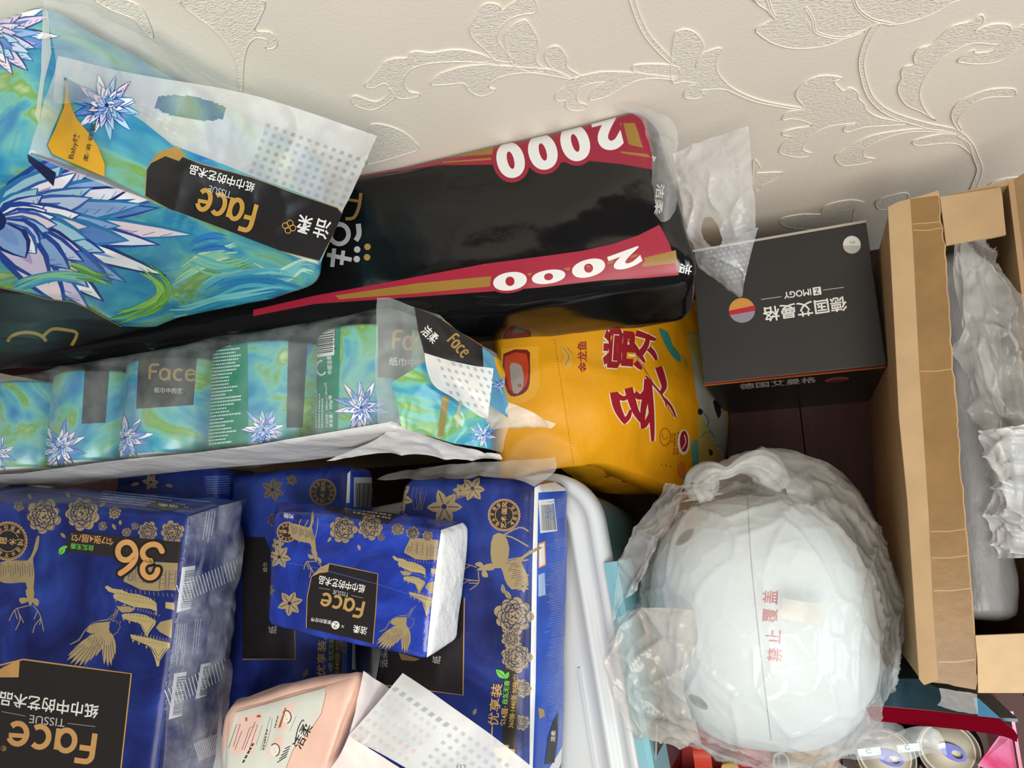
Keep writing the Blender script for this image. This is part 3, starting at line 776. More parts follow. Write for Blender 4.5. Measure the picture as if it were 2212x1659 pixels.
g.slab([bc + ex * (bl / 2 - .056) + ey * -.02 + Vector((0, 0, .3955)), bc + ex * (bl / 2 - .053) + ey * -.02 + Vector((0, 0, .3955)), bc + ex * (bl / 2 - .053) - ey * (bw_ / 2 - .05) + Vector((0, 0, .3955)), bc + ex * (bl / 2 - .056) - ey * (bw_ / 2 - .05) + Vector((0, 0, .3955))], (0, 0, -.003)).build('lid_rib', mat('white_plastic_rib', '#c3c9cd', .4), lidp)
loops(G(), [(.05, .0), (.04, .006), (.022, .2), (.012, .355), (.010, .368)], cap=False).build('bin_body', m_teald, bin_, smooth=True)
loops(G(), [(.045, .004), (.06, .004)]).build('bin_bottom', m_teald, bin_)
g = G()
def cl(u, v, z): p = bc + ex * (bl / 2 + u) + ey * (bw_ / 2 + v); return (p.x, p.y, z)
prof = [(-.003, .403), (.006, .403), (.011, .398), (.012, .33), (.009, .33), (.0085, .388), (.004, .3995), (-.003, .3995)]
g.grid([[cl(u, -.112, z) for u, z in prof], [cl(u, -.345, z) for u, z in prof]], closed_u=True); g.add([cl(u, -.112, z) for u, z in prof], [tuple(range(8))]); g.add([cl(u, -.345, z) for u, z in prof], [tuple(range(8))[::-1]])
g.build('clip', m_teal, bin_, label='teal side clip of the lid')

# ------------------------------------------------------------------ cartons that carry the back row
carton('cardboard_carton', (-1.06, .135, 0), (-.43, .224, .455), 'plain brown carton standing under the clear pack of painted toilet rolls')
carton('cardboard_carton', (-1.06, .242, 0), (-.43, .412, .415), 'plain brown carton against the wall under the black toilet roll pack')

# ------------------------------------------------------------------ black box by the wall
bx = root('appliance_box', (.002, .27, 0), 'matte black product box with white lettering standing against the wall', 'box')
mb = mat('black_carton', '#2b2a2a', 0.5, 0.45, var=0.06, vscale=200); mbs = mat('black_carton_gloss', '#141315', 0.32, 0.4)
X0, X1, Y0, Y1, ZT = -.1055, .1062, .179, .361, .277
c8 = [(X0, Y1, ZT), (X1, Y1, ZT), (X1, Y0, ZT), (X0, Y0, ZT), (X0, Y1, 0), (X1, Y1, 0), (X1, Y0, 0), (X0, Y0, 0)]
vf = soft_box(c8, 10, .0016, 0, 0, 10)
body = mesh('body', vf[0], vf[1], mb, bx, smooth=False)
G().slab([(X0, Y1 + .001, ZT + .001), (X1, Y1 + .001, ZT + .001), (X1, Y1 - .002, ZT + .0005), (X0, Y1 - .002, ZT + .0005)], (0, 0, -.006)).build('lid_edge', mat('board_edge', '#b3aca0', .8), bx)
P = Print(vf, 25); q = kD
P.poly(q([(675, 681), (795, 664), (795, 668), (675, 685)]), '#b9b7b3'); P.poly(q([(1045, 625), (1170, 608), (1170, 612), (1045, 629)]), '#b9b7b3')
P.text('德国艾曼格', q(936, 740), 88 / q.s, '#e8e6e2', 172, w=505 / q.s, bold=.035); P.text('IMOGY', q(892, 648), 40 / q.s, '#e8e6e2', 172, w=165 / q.s, bold=.02)
P.poly(q([(982, 612), (1030, 606), (1036, 652), (988, 660)]), '#e8e6e2'); P.text('Z', q(1009, 633), 30 / q.s, '#2b2a2a', 172, bold=.02)
P.build('printed_lettering', bx, 'white printed lettering')
P = Print(vf)
P.poly(ell(*q(561, 748), 78 / q.s, 74 / q.s, 36, 0), '#8f8a98'); c0 = q(561, 748)
P.poly(ell(c0[0], c0[1], 78 / q.s, 74 / q.s, 24, math.radians(-6), math.pi, 2 * math.pi), '#c98f3f')
P.poly(q([(484, 750), (637, 718), (640, 750), (485, 778)]), '#b22035')
P.build('round_logo', bx, 'orange, red and grey round logo')
P = Print(vf)
P.poly(ell(*q(1217, 356), 53 / q.s, n=28), '#dcdad4'); P.poly(ell(*q(1217, 360), 53 / q.s, 49 / q.s, 20, 0, 0, math.pi), '#b5b3ad'); P.text('黑色', q(1220, 342), 17 / q.s, '#55534e', 176)
P.build('round_sticker', bx, 'white and grey round sticker')
P = Print(vf)
P.poly(q([(326, 1188), (1442, 1076), (1320, 1420), (460, 1420)]), mbs)
P.poly(q([(328, 1184), (1440, 1072), (1440, 1079), (328, 1191)]), '#7d2430'); P.poly(q([(330, 1192), (1440, 1080), (1440, 1088), (330, 1201)]), '#c9772c')
P.text('德国艾曼格', q(775, 1182), 34 / q.s, '#9c9a97', 354.5, w=460 / q.s, bold=.02); P.poly(ell(*q(1128, 1161), 72 / q.s, 15 / q.s, 20, math.radians(-6)), '#8c4a2c'); P.poly(ell(*q(1128, 1167), 60 / q.s, 8 / q.s, 20, math.radians(-6)), '#5a2227')
P.build('front_print', bx, 'glossy black front with orange stripe and faint lettering')

# ------------------------------------------------------------------ tall cardboard box at the right
cb = root('cardboard_box', (.15, .09, 0), 'tall narrow open brown cardboard box with taped flap and torn edge', 'cardboard box')
A, B = Vector((.1178, .328, 0)), Vector((.0848, -.152, 0)); A2, B2 = Vector((.232, .336, 0)), Vector((.205, -.160, 0)); H_ = .385; up = Vector((0, 0, H_)); th = .005
def panel(name, p, q_, inw, par=cb):
    n = inw.normalized() * th
    return G().hexa([p + up, q_ + up, q_ + up + n, p + up + n, p, q_, q_ + n, p + n]).build(name, M_BROWN, par)
panel('left_wall', A, B, Vector((1, -.07, 0))); panel('right_wall', A2, B2, Vector((-1, .05, 0)))
panel('back_wall', A + Vector((th, 0, 0)), A2 - Vector((th, 0, 0)), Vector((0, -1, 0))); panel('front_wall', B + Vector((th, 0, 0)), B2 - Vector((th, 0, 0)), Vector((0, 1, 0)))
G().hexa([A + Vector((.006, -.006, .008)), A2 + Vector((-.006, -.006, .008)), B2 + Vector((-.006, .006, .008)), B + Vector((.006, .006, .008)), A + Vector((.006, -.006, .003)), A2 + Vector((-.006, -.006, .003)), B2 + Vector((-.006, .006, .003)), B + Vector((.006, .006, .003))]).build('bottom', M_BROWN, cb)
def plate(name, pts, z, t, m, par, jag=0, zf=None, label=None):
    W = [atz(x, y, zf(x, y) if zf else z) for x, y in pts]; n = len(W); tri = tessellate_polygon([[Vector((p.x, p.y, 0)) for p in W]])
    g = G(); d = Vector((0, 0, -t)); g.add(W + [p + d for p in W], [tuple(t_) for t_ in tri] + [tuple(i + n for i in t_[::-1]) for t_ in tri])
    g.add(W + [p + d for p in W], [(i, (i + 1) % n, n + (i + 1) % n, n + i) for i in range(n)], 1)
    return g.build(name, [m, mat('torn_board_edge', '#d0b48c', .85, .2, bmp=(500, .8, .002))], par, label=label), (W, [tuple(t_) for t_ in tri])
edge = [(2028, 411), (2033, 467), (2041, 530), (2048, 624), (2054, 722), (2060, 800), (2068, 898), (2071, 950), (2080, 1057), (2093, 1189), (2101, 1313), (2110, 1454), (2108, 1490)]
rj = random.Random(3); edge2 = []
for (a, b) in zip(edge[:-1], edge[1:]):
    for k in range(5): t = k / 5; edge2.append((a[0] + (b[0] - a[0]) * t + rj.uniform(-2, 2.5), a[1] + (b[1] - a[1]) * t))
edge2.append(edge[-1])
fl = [(1918, 447), (1940, 436), (1970, 428), (2000, 420)] + edge2 + [(2062, 1482), (2025, 1470), (1996, 1480), (1986, 1468), (1960, 1080), (1942, 900), (1933, 720)]
fo, fvf = plate('taped_flap', fl, .3905, .005, M_BROWN, cb, label='top flap with glossy brown tape and torn edge')
P = Print(fvf, 40)
mt = mat('brown_tape', '#94703f', 0.3, 0.5, var=0.12, vscale=35, bmp=(90, .25, .001))
mt.node_tree.nodes['Principled BSDF'].inputs['Alpha'].default_value = 0.72
tl = [(1966, 430), (1971, 500), (1978, 640), (1986, 800), (1999, 1000), (2006, 1110), (2015, 1300), (2028, 1480)]
P.poly(tl + [(x - 3, y) for x, y in edge2[::-1] if y > 420], mt)
for yy, wv in ((484, 0), (497, 3), (802, 2), (1148, 2), (1205, 2), (1276, 2), (1430, 2)):
    x0 = np.interp(yy, [p[1] for p in tl], [p[0] for p in tl]); x1 = np.interp(yy, [p[1] for p in edge], [p[0] for p in edge])
    P.stroke([(x0 + 2, yy), ((x0 + x1) / 2, yy + wv - 2), (x1 - 3, yy - 5)], 2.2, mat('tape_wrinkle', '#b08d5c', .3))
P.build('tape', fo, 'strip of glossy brown packing tape')
bf, _ = plate('back_flap', kC([(715, 192), (890, 165), (1050, 140), (1060, 190), (1070, 300), (1080, 398), (1000, 415), (900, 430), (750, 457), (735, 330)]), .392, .004, M_BROWN, cb)
ff, ffv = plate('front_flap', kC2([(835, 990), (960, 985), (1082, 980), (1240, 985), (1240, 1290), (1082, 1280), (850, 1280), (845, 1100)]), .392, .004, mat('carton_inside', '#cdb08a', .8, .2, var=.06, vscale=60), cb)
P = Print(ffv, 30); P.stroke(kC2([(955, 1080), (985, 1250)]), 1.5, '#8f734d'); P.build('scratch', ff)
# right flap, standing open
g = G(); rp = [Vector((.232, .336, .385)), Vector((.205, -.16, .385)), Vector((.235, -.165, .425)), Vector((.262, .34, .425))]
g.slab(rp, (.003, 0, -.003)); g.build('right_flap', M_BROWN, cb)
tp = sheet([[atz(*kQ(x, y), z) for x, y, z in r] for r in ([(1350, 215, .393), (1540, 240, .3935), (1735, 270, .393)], [(1375, 330, .388), (1560, 350, .388), (1740, 340, .388)], [(1335, 400, .382), (1560, 455, .378), (1745, 480, .38)])], 16, 12, .0015, 80)
mesh('loose_tape', tp[0], tp[1], film('tape_film', '#e6e3de', .35, .15), cb, label='loose end of clear tape at the front corner')
# inside the tall box: wrapped grey roll and crumpled plastic bags
mg = mat('grey_foam_wrap', '#838384', 0.38, 0.5, var=0.22, vscale=22, bmp=(70, .5, .004), stretch=(1, .4, 1))
pts = [atz(x, y, .335) for x, y in ((2058, 556), (2070, 640), (2080, 760), (2086, 900), (2092, 1040), (2102, 1180), (2110, 1290), (2112, 1335))]
g = G(); sp = smooth([tuple(p) for p in pts], 4, False); nn_ = len(sp)
g.tube(sp, lambda t: .034 * (1 - max(0, (t - .9) / .1) ** 2 * .55) * (1 - max(0, (.08 - t) / .08) ** 2 * .5), 0, 20)
gr = g.build('wrapped_roll', mg, None, smooth=True)
wob = [Vector(v.co) for v in gr.data.vertices]
for v in gr.data.vertices: v.co += Vector((noise.noise(v.co * 40), noise.noise(v.co * 40 + Vector((9, 0, 0))), noise.noise(v.co * 40 + Vector((0, 9, 0))))) * .0025
top(gr, 'long grey foil-wrapped roll lying inside the tall cardboard box', 'wrapped roll')
def bag_sheet(name, rows, nu, nv, wr, fr, cr_, cf, m, label, cat, seed=1):
    s = sheet([[atz(*p) for p in r] for r in rows], nu, nv, wr, fr, cr_, cf, seed)
    return top(mesh(name, s[0], s[1], m), label, cat)
b1 = sheet([[atz(*p) for p in r] for r in ([(2050, 530, .372), (2090, 530, .365), (2112, 548, .34)], [(2062, 620, .385), (2110, 600, .385), (2160, 600, .375)], [(2090, 720, .385), (2135, 690, .395), (2192, 690, .375)],
                 [(2082, 740, .38), (2150, 800, .395), (2215, 800, .375)], [(2105, 800, .375), (2165, 880, .395), (2225, 880, .38)], [(2180, 900, .36), (2190, 915, .375), (2230, 930, .37)])], 60, 100, .004, 22, .004, 14, 2, crumple=.009, kfreq=24, kst=(1.5, .45, 1))
pb = root('plastic_bag', tuple(atz(2120, 720, .36)), 'crumpled clear plastic bag stuffed in the back of the tall cardboard box', 'plastic bag')
mesh('bag_film', b1[0], b1[1], film('crumpled_bag', '#dcdad6', .3, .12, None, .12), pb)
b1b = sheet([[atz(*p) for p in r] for r in ([(2118, 735, .378), (2128, 745, .38), (2140, 790, .38)], [(2098, 800, .375), (2115, 800, .385), (2145, 850, .376)], [(2100, 860, .372), (2125, 870, .38), (2150, 900, .37)], [(2118, 940, .372), (2140, 950, .378), (2160, 990, .36)], [(2145, 1060, .36), (2158, 1070, .362), (2170, 1100, .35)])], 26, 56, .003, 25, .003, 16, 5, crumple=.006, kfreq=34, kst=(1.5, .5, 1))
mesh('bag_fold', b1b[0], b1b[1], MATS['crumpled_bag'], pb)
b2 = sheet([[atz(*p) for p in r] for r in ([(2150, 925, .39), (2175, 930, .405), (2230, 915, .4)], [(2155, 980, .385), (2190, 985, .41), (2250, 990, .4)], [(2160, 1060, .38), (2200, 1060, .405), (2250, 1070, .395)], [(2143, 1095, .378), (2190, 1120, .395), (2245, 1130, .385)], [(2160, 1205, .37), (2195, 1195, .38), (2235, 1170, .375)])], 54, 70, .004, 26, .004, 16, 8, crumple=.009, kfreq=28)
pb2 = root('plastic_bag', tuple(atz(2190, 1060, .37)), 'bright white crumpled plastic bag at the right picture edge inside the tall cardboard box', 'plastic bag')
mesh('bag_film', b2[0], b2[1], film('crumpled_bag_white', '#f0f2f4', .55, .22, (30, .6, .006), .15), pb2)
G().hexa([atz(2080, 720, .30), atz(2225, 700, .30), atz(2225, 1000, .30), atz(2110, 1100, .30)] + [p + Vector((0, 0, -.03)) for p in (atz(2080, 720, .30), atz(2225, 700, .30), atz(2225, 1000, .30), atz(2110, 1100, .30))]).build('dark_lining', mat('dark_lining', '#2c2a29', .5), pb)  # plain dark slab under the crumpled film inside the box

# ------------------------------------------------------------------ black "2000" toilet roll pack
bp = root('toilet_roll_pack', (-.42, .33, .428), 'glossy black toilet roll pack with red 2000 bands and clear handle against the wall', 'toilet roll pack')
def bwarp(w):
    return Vector((w.x, min(w.y, WY - .002), w.z))
tb = [(-1.08, .417, .575), aty(1392, 224, .417), atz(1512, 596, .515), (-1.08, .252, .575)]
bb = [(-1.08, .417, .435), (-.10, .417, .42), atz(1500, 700, .425), (-1.08, .250, .435)]
vf = soft_box(tb + bb, 80, .02, .007, .0022, 12, 3, .0022, 7, (.6, 1.4, 1), warp=bwarp)
mesh('film_body', vf[0], vf[1], M_BLACK, bp)
P = Print(vf, 12); q = kK; RED, OCH = '#8e1c33', '#93702c'
P.poly(q([(150, 385), (250, 360), (480, 300), (700, 250), (880, 232), (1050, 175), (1250, 115), (1440, 62), (1540, 60), (1610, 115), (1640, 250), (1645, 375), (1500, 350), (1330, 332), (1150, 345), (1000, 350), (600, 355), (400, 385), (240, 412), (150, 425)]), RED)
P.poly(q([(150, 400), (260, 368), (480, 322), (700, 285), (880, 245), (1010, 225), (880, 300), (700, 312), (450, 345), (250, 392)]), OCH); P.poly(q([(1490, 150), (1560, 148), (1575, 190), (1600, 270), (1480, 240)]), OCH)
P.poly(q([(620, 338), (860, 318), (860, 328), (620, 344)]), OCH); P.poly(q([(1480, 285), (1620, 300), (1640, 318), (1500, 296)]), OCH)
P.poly(q([(1180, 205), (1190, 212), (1185, 222), (1175, 218)]), OCH)
for ch, cx_, cy_, ww, hh, rt in (('0', 955, 330, 135, 175, 166), ('0', 1112, 290, 140, 175, 164), ('0', 1270, 246, 140, 180, 163), ('2', 1428, 196, 135, 175, 166)):
    P.text(ch, q(cx_, cy_), (hh + 44) / q.s, RED, rt, w=(ww + 44) / q.s, bold=.11)
for ch, cx_, cy_, ww, hh, rt in (('0', 955, 330, 135, 175, 166), ('0', 1112, 290, 140, 175, 164), ('0', 1270, 246, 140, 180, 163), ('2', 1428, 196, 135, 175, 166)):
    P.text(ch, q(cx_, cy_), hh / q.s, '#d9d8d6', rt, w=ww / q.s, bold=.055)
P.poly(q([(-300, 1060), (0, 990), (300, 935), (830, 835), (1100, 800), (1300, 772), (1450, 740), (1580, 695), (1680, 645), (1730, 740), (1775, 890), (1600, 905), (1400, 915), (1100, 950), (850, 970), (300, 1010), (0, 1030), (-300, 1090)]), '#9a1c34')
P.poly(q([(100, 990), (500, 930), (860, 895), (855, 945), (500, 978), (120, 1008)]), OCH); P.poly(q([(1590, 810), (1760, 768), (1768, 830), (1600, 850)]), OCH)
P.poly(q([(880, 905), (1400, 830), (1600, 780), (1600, 790), (1400, 845), (880, 915)]), OCH)
for ch, cx_, cy_, ww, hh, rt in (('0', 952, 920, 165, 88, 171), ('0', 1140, 898, 165, 66, 171), ('0', 1335, 856, 165, 85, 165), ('2', 1515, 815, 160, 85, 160)):
    P.text(ch, q(cx_, cy_), (hh + 26) / q.s, '#9a1c34', rt, w=(ww + 26) / q.s, bold=.1)
for ch, cx_, cy_, ww, hh, rt in (('0', 952, 920, 165, 88, 171), ('0', 1140, 898, 165, 66, 171), ('0', 1335, 856, 165, 85, 165), ('2', 1515, 815, 160, 85, 160)):
    P.text(ch, q(cx_, cy_), hh / q.s, '#dcdad6', rt, w=ww / q.s, bold=.05)
GR = '#a9a9a9'
P.stroke(q([(212, 640), (216, 690), (200, 722)]), 11, GR, 3); P.stroke(q(ell(120, 690, 45, 48, 20)), 10, GR, closed=True); P.stroke(q([(60, 790), (180, 815)]), 9, GR); P.stroke(q([(95, 760), (85, 850)]), 9, GR); P.stroke(q([(140, 770), (130, 840)]), 8, GR)
for c_, k_ in (((207, 765), GR), ((205, 812), GR), ((257, 752), '#9b7a3e'), ((255, 803), '#9b7a3e')): P.poly(q(ell(*c_, 16, n=14)), k_)
P.stroke(q([(225, 490), (215, 560), (190, 610), (150, 615)]), 7, '#8d6f3d', 3); P.stroke(q([(215, 530), (150, 520)]), 6, '#8d6f3d')
P.text('洁', q(1808, 860), 60 / q.s, '#d9d9d9', 100, w=50 / q.s, bold=.03); P.text('洁柔', q(1680, 520), 40 / q.s, '#b9b7b0', 95, w=150 / q.s, bold=.02); P.text('4', q(1655, 320), 32 / q.s, '#c9c7c2', 170)
P.build('printed_bands', bp, 'red and ochre bands with white 2000')
# gathered clear end and perforated handle
s = sheet([[atz(*kK(x, y), z) for x, y, z in r] for r in ([(1450, 70, .562), (1530, 48, .56), (1610, 85, .552)], [(1590, 130, .565), (1660, 160, .566), (1740, 165, .55)], [(1640, 300, .562), (1700, 320, .566), (1752, 350, .552)], [(1650, 480, .552), (1720, 480, .556), (1765, 500, .545)], [(1660, 600, .543), (1700, 632, .546), (1755, 570, .538)])], 24, 40, .004, 40, .005, 25, 3)
s = ([bwarp(v) for v in s[0]], s[1])
mesh('gathered_film', s[0], s[1], M_CLEAR2, bp, label='gathered clear film at the end of the pack')
def hol(u, v): return ((u - .42) / .13) ** 2 + ((v - .52) / .11) ** 2 < 1
s = sheet([[atz(*kK(x, y), z) for x, y, z in r] for r in ([(1745, 300, .52), (1900, 230, .52), (2115, 170, .52)], [(1770, 420, .515), (1930, 380, .525), (2130, 330, .53)], [(1790, 560, .505), (1940, 530, .515), (2145, 500, .525)], [(1810, 680, .495), (1960, 680, .505), (2150, 655, .51)], [(1850, 760, .48), (1990, 770, .49), (2160, 660, .505)], [(1880, 850, .46), (2000, 880, .47), (2110, 850, .48)], [(2050, 985, .44), (2070, 1000, .445), (2085, 990, .45)])], 100, 132, .0022, 45, .0025, 28, 4, hole=hol)
s = ([bwarp(v) for v in s[0]], s[1])
hd = mesh('carry_handle', s[0], s[1], film('black_pack_handle', '#e6e8ea', .36, .16, (120, .4, .002), .12), bp, label='perforated clear carry handle with finger hole')
P = Print(s, 20); dk = film('emboss_film', '#c9cccf', .6, .2, None)
dots(P, kK(1790, 330), (120, -48), (12, 130), 8, 10, dk, .45, rnd_drop=.25); dots(P, kK(1890, 770), (95, -20), (55, 75), 9, 8, dk, .5, rnd_drop=.1)
P.build('embossed_dots', hd, kind='stuff')

# ------------------------------------------------------------------ painted toilet roll pack standing at the back left
tp_ = root('toilet_roll_pack', (-.72, .345, .59), 'tall painted blue-green toilet roll pack with flower print and handle strip, top left', 'toilet roll pack')
c8 = [(-1.05, .416, .90), aty(92, -12, .416), aty(62, 332, .272), (-1.05, .262, .90), (-1.05, .416, .592), aty(556, 214, .416), atz(704, 616, .584), (-1.05, .243, .58)]
c8[4] = Vector((-1.05, .416, .592)); c8[5] = Vector((-.452, .416, .60))
vf = soft_box(c8, 70, .016, .010, .003, 9, 7, .003, 6, (1, 1, 1), warp=lambda w: Vector((w.x, min(w.y, WY - .002), w.z)))
mesh('film_body', vf[0], vf[1], M_ART, tp_)
P = Print(vf, 14); q = kT
lotus(P, q(-20, 985), 400, -1.0, 1.15, 11, ((1.0, .17), (.75, .2), (.55, .2), (.33, .16)), 4, .62)
lotus(P, q(-70, 150), 150, -1.2, 1.25, 9, seed=8, sq=.8)
P.poly(q([(180, 0), (192, 60), (185, 330), (160, 520), (175, 560), (200, 360), (230, 240), (215, 60)]), film('seal_strip', '#dfe5e2', .55, .2, None))
P.poly(q([(125, 690), (250, 770), (240, 830), (130, 720)]), '#20284e')
for i_, (pth, w_, cols) in enumerate((([(420, 1440), (560, 1410), (690, 1360), (735, 1295), (690, 1230), (610, 1180)], 26, ['#6cae3c', '#7fbf4a', '#57962f', '#94c866']), ([(760, 1260), (880, 1180), (1000, 1130), (1090, 1110)], 30, ['#a8d8a0', '#8fd0b4', '#c2e4c4']), ([(1130, 1190), (1250, 1240), (1350, 1190), (1420, 1210)], 28, ['#9ad3b6', '#7cc4c2', '#b9e0d2']),
        ([(300, 1190), (400, 1230), (520, 1265)], 26, ['#7dbb52', '#8fc866', '#5c9a3a']), ([(850, 1110), (960, 1080), (1070, 1100)], 30, ['#2f7fc6', '#4a98d8', '#256bb0']), ([(900, 1320), (1050, 1260), (1250, 1250), (1400, 1290)], 40, ['#2f86c0', '#58b6d2', '#3aa0c4', '#8fd6dc']), ([(760, 1400), (900, 1380), (1100, 1330), (1300, 1310)], 34, ['#3fa6c6', '#7fd0d6', '#2e8fb8']), ([(60, 1290), (250, 1240), (450, 1270)], 30, ['#5fb0c8', '#8ccf9c', '#3f97b8']), ([(850, 1160), (1000, 1200), (1150, 1160)], 30, ['#86cfae', '#5fb8c4']))):
    brush(P, q(pth), w_, cols, 12, i_)
P.poly(q([(-20, 1280), (120, 1310), (210, 1335), (330, 1350), (400, 1380), (470, 1420), (545, 1460), (700, 1465), (560, 1530), (430, 1560), (0, 1640), (-20, 1640)]), '#1d1b1d')
P.stroke(q([(-20, 1280), (120, 1310), (210, 1335), (330, 1350), (400, 1380), (470, 1420), (545, 1460)]), 2, '#9b8248')
P.stroke(q(ell(120, 1530, 85, 45, 24, 0, math.pi * 1.02, 2 * math.pi * .99)), 7, '#b09445'); P.stroke(q([(195, 1500), (235, 1470), (300, 1475), (345, 1490), (320, 1545)]), 7, '#b09445', 3); P.text('洁柔', q(335, 1578), 40 / q.s, '#d4d4d2', 172, w=150 / q.s, bold=.03)
P.build('printed_flowers', tp_, 'blue and white water lily print with black corner panel')
# end film: cloudy upper gusset, printed strip and perforated edge
E0 = lambda x, y, yy: aty(*kT(x, y), yy)
s = sheet([[E0(190, 0, .41), E0(470, 60, .412), E0(760, 240, .412), E0(1120, 430, .413)], [E0(250, 270, .34), E0(600, 230, .375), E0(850, 400, .37), E0(1180, 560, .372)], [E0(225, 470, .29), E0(470, 480, .325), E0(760, 690, .325), E0(1100, 840, .33)]], 40, 30, .003, 25, .003, 18, 5)
mesh('gusset_film', s[0], s[1], film('gusset_film', '#eef0ee', .26, .2, (40, .4, .004), .12), tp_, label='cloudy film gusset over the end of the pack')
def hol2(u, v): return abs(v - .24) < .09 and .42 < u < .60 and ((u - .51) / .10) ** 2 + ((v - .24) / .09) ** 2 < 1
D0 = lambda x, y, d: Vector(C0 + ray(*kT(x, y)) * d)
s = sheet([[E0(260, 250, .335), E0(600, 330, .355), E0(1150, 430, .375), E0(1690, 610, .37)], [E0(210, 440, .30), E0(520, 570, .315), E0(1080, 680, .33), E0(1610, 790, .34)], [E0(125, 690, .262), E0(480, 830, .266), E0(960, 1010, .268), E0(1430, 1190, .268)]], 150, 90, .0018, 22, .0015, 15, 6, hole=hol2)
st = mesh('handle_strip', s[0], s[1], film('strip_film', '#f0f0ee', .46, .2, (90, .25, .002), .06), tp_, label='clear carry strip with finger hole, printed panel and perforated edge')
P = Print(s, 12); P.lift0 = .0005
P.poly(q([(285, 345), (470, 440), (640, 545), (770, 650), (960, 720), (1130, 790), (1300, 850), (1510, 930), (1540, 960), (1430, 1190), (1420, 1165), (900, 1040), (650, 890), (460, 800), (230, 700), (205, 650), (275, 480)]), M_ART)
lotus(P, q(470, 470), 78, 0, 2 * math.pi, 12, seed=11)
P.poly(q([(290, 350), (275, 480), (205, 650), (225, 690), (460, 795), (462, 740), (430, 660), (390, 600), (330, 530), (295, 440)]), '#e0a823')
P.text('Baby纹', q(322, 655), 34 / q.s, '#3a3424', -76, w=118 / q.s, bold=.02); P.text('柔·滑·细·韧', q(392, 640), 24 / q.s, '#3a3424', -78, w=175 / q.s, bold=.02)
blk = [(648, 880), (655, 760), (700, 690), (790, 655), (815, 700), (900, 735), (1130, 795), (1320, 865), (1510, 930), (1538, 965), (1430, 1168), (1200, 1110), (900, 1015)]
P.poly(q(blk), '#1c1b1d'); P.stroke(q(blk), 1.8, '#9b8248', closed=True); P.poly(q([(668, 735), (710, 680), (790, 655), (830, 690), (800, 722), (740, 700)]), '#a5863f')
P.stroke(q([(120, 690), (460, 805), (900, 1030), (1425, 1195)]), 11, film('seal_grey', '#77777c', .75, .2, None))
face_logo(P, q(1000, 940), 285 / q.s, 130 / q.s, 196, '#b98f3f'); P.text('纸巾中的艺术品', q(990, 800), 45 / q.s, '#e2e1de', 196, w=300 / q.s, bold=.02); P.text('TISSUE', q(980, 858), 30 / q.s, '#b7b6b3', 196, w=105 / q.s)
P.text('洁', q(1438, 1022), 85 / q.s, '#e2e1de', 196, w=70 / q.s, bold=.035); P.text('柔', q(1358, 1002), 80 / q.s, '#e2e1de', 196, w=65 / q.s, bold=.035)
for k in range(4): P.stroke(ell(*q(1291 + 17 * math.cos(k * 1.57 + .3), 1013 + 17 * math.sin(k * 1.57 + .3)), 13 / q.s, n=14), 2, '#b98f3f', closed=True)
P.build('printed_strip', st, 'black and yellow printed strip')
P = Print(s, 20); P.lift0 = .0004
dots(P, q(1190, 540), (230, 85), (-62, 165), 13, 10, '#9a9d9e', .42); dots(P, q(470, 360), (170, 95), (-12, 30), 9, 3, film('dot_faint', '#d2d5d6', .6, .2, None), .5)
P.build('embossed_dots', st, kind='stuff')

# ------------------------------------------------------------------ clear pack of painted toilet rolls (middle left)
gp = root('toilet_roll_pack', (-.65, .17, .466), 'clear film pack showing a row of painted toilet rolls with barcodes, middle left', 'toilet roll pack')
xs = [-1.055, -.925, -.795, -.655, -.50, -.372]
m_roll = M_ART; m_paper = mat('tissue_paper', '#e9e8e4', .8, .2)
rolls = []
for i in range(5):
    xc, r = (xs[i] + xs[i + 1]) / 2, (xs[i + 1] - xs[i]) / 2 - .001
    g = G(); yb, yf = .222, .106; n = 40
    prof = [(.0, yf), (r * .3, yf), (r * .96, yf), (r, yf + .004), (r, yf + .03), (r, yf + .06), (r, yf + .1), (r, yb - .004), (r * .96, yb), (r * .3, yb), (0, yb)]
    rows = []
    for rr_, yy in prof: rows.append([Vector((xc + rr_ * math.cos(2 * math.pi * k / n), yy, .531 + rr_ * math.sin(2 * math.pi * k / n) * .062 / r)) for k in range(n)])
    g.grid(rows, closed_u=True)
    for k in range(len(g.m)): g.m[k] = 1 if (k // n) in (0, 1, 8, 9) else 0
    o = g.build('toilet_roll', [m_roll, m_paper], gp, smooth=True); rolls.append((o, g))
q = kG
def rp_(i): return Print((rolls[i][1].v, rolls[i][1].f), 12, closed=True)
P = rp_(4)
P.poly(q([(1225, 100), (1360, 70), (1345, 575), (1215, 590)]), GREEN); barcode(P, q(1240, 285), (90 / 2.2 * .02, -0), (1, 1)) if 0 else None
barcode(P, q(1335, 75), (-4 / q.s, 195 / q.s), (-92 / q.s, 14 / q.s), 3, digits=None); P.text('6 914068 033334', q(1331, 165), 12 / q.s, '#1c1d24', -92, w=170 / q.s)
P.stroke(ell(*q(1280, 322), 20 / q.s, 28 / q.s, 16, 0, .6, 4.9), 3.5, '#dfe9e6'); P.text('中顺洁柔', q(1313, 310), 20 / q.s, '#dfe9e6', -92, w=75 / q.s, bold=.01)
P.text('净含量：200g/卷', q(1318, 495), 17 / q.s, '#dfe9e6', -92, w=130 / q.s, bold=.01); P.text('产品规格：108mm x 138mm/节', q(1300, 470), 12 / q.s, '#dfe9e6', -92, w=180 / q.s)
small_text(P, q(1232, 560), (2 / q.s, -150 / q.s), (60 / q.s, 0), 5, '#cfe3dc', 3, .45, 16)
lotus(P, q(1440, 480), 62, seed=21, n=10); 
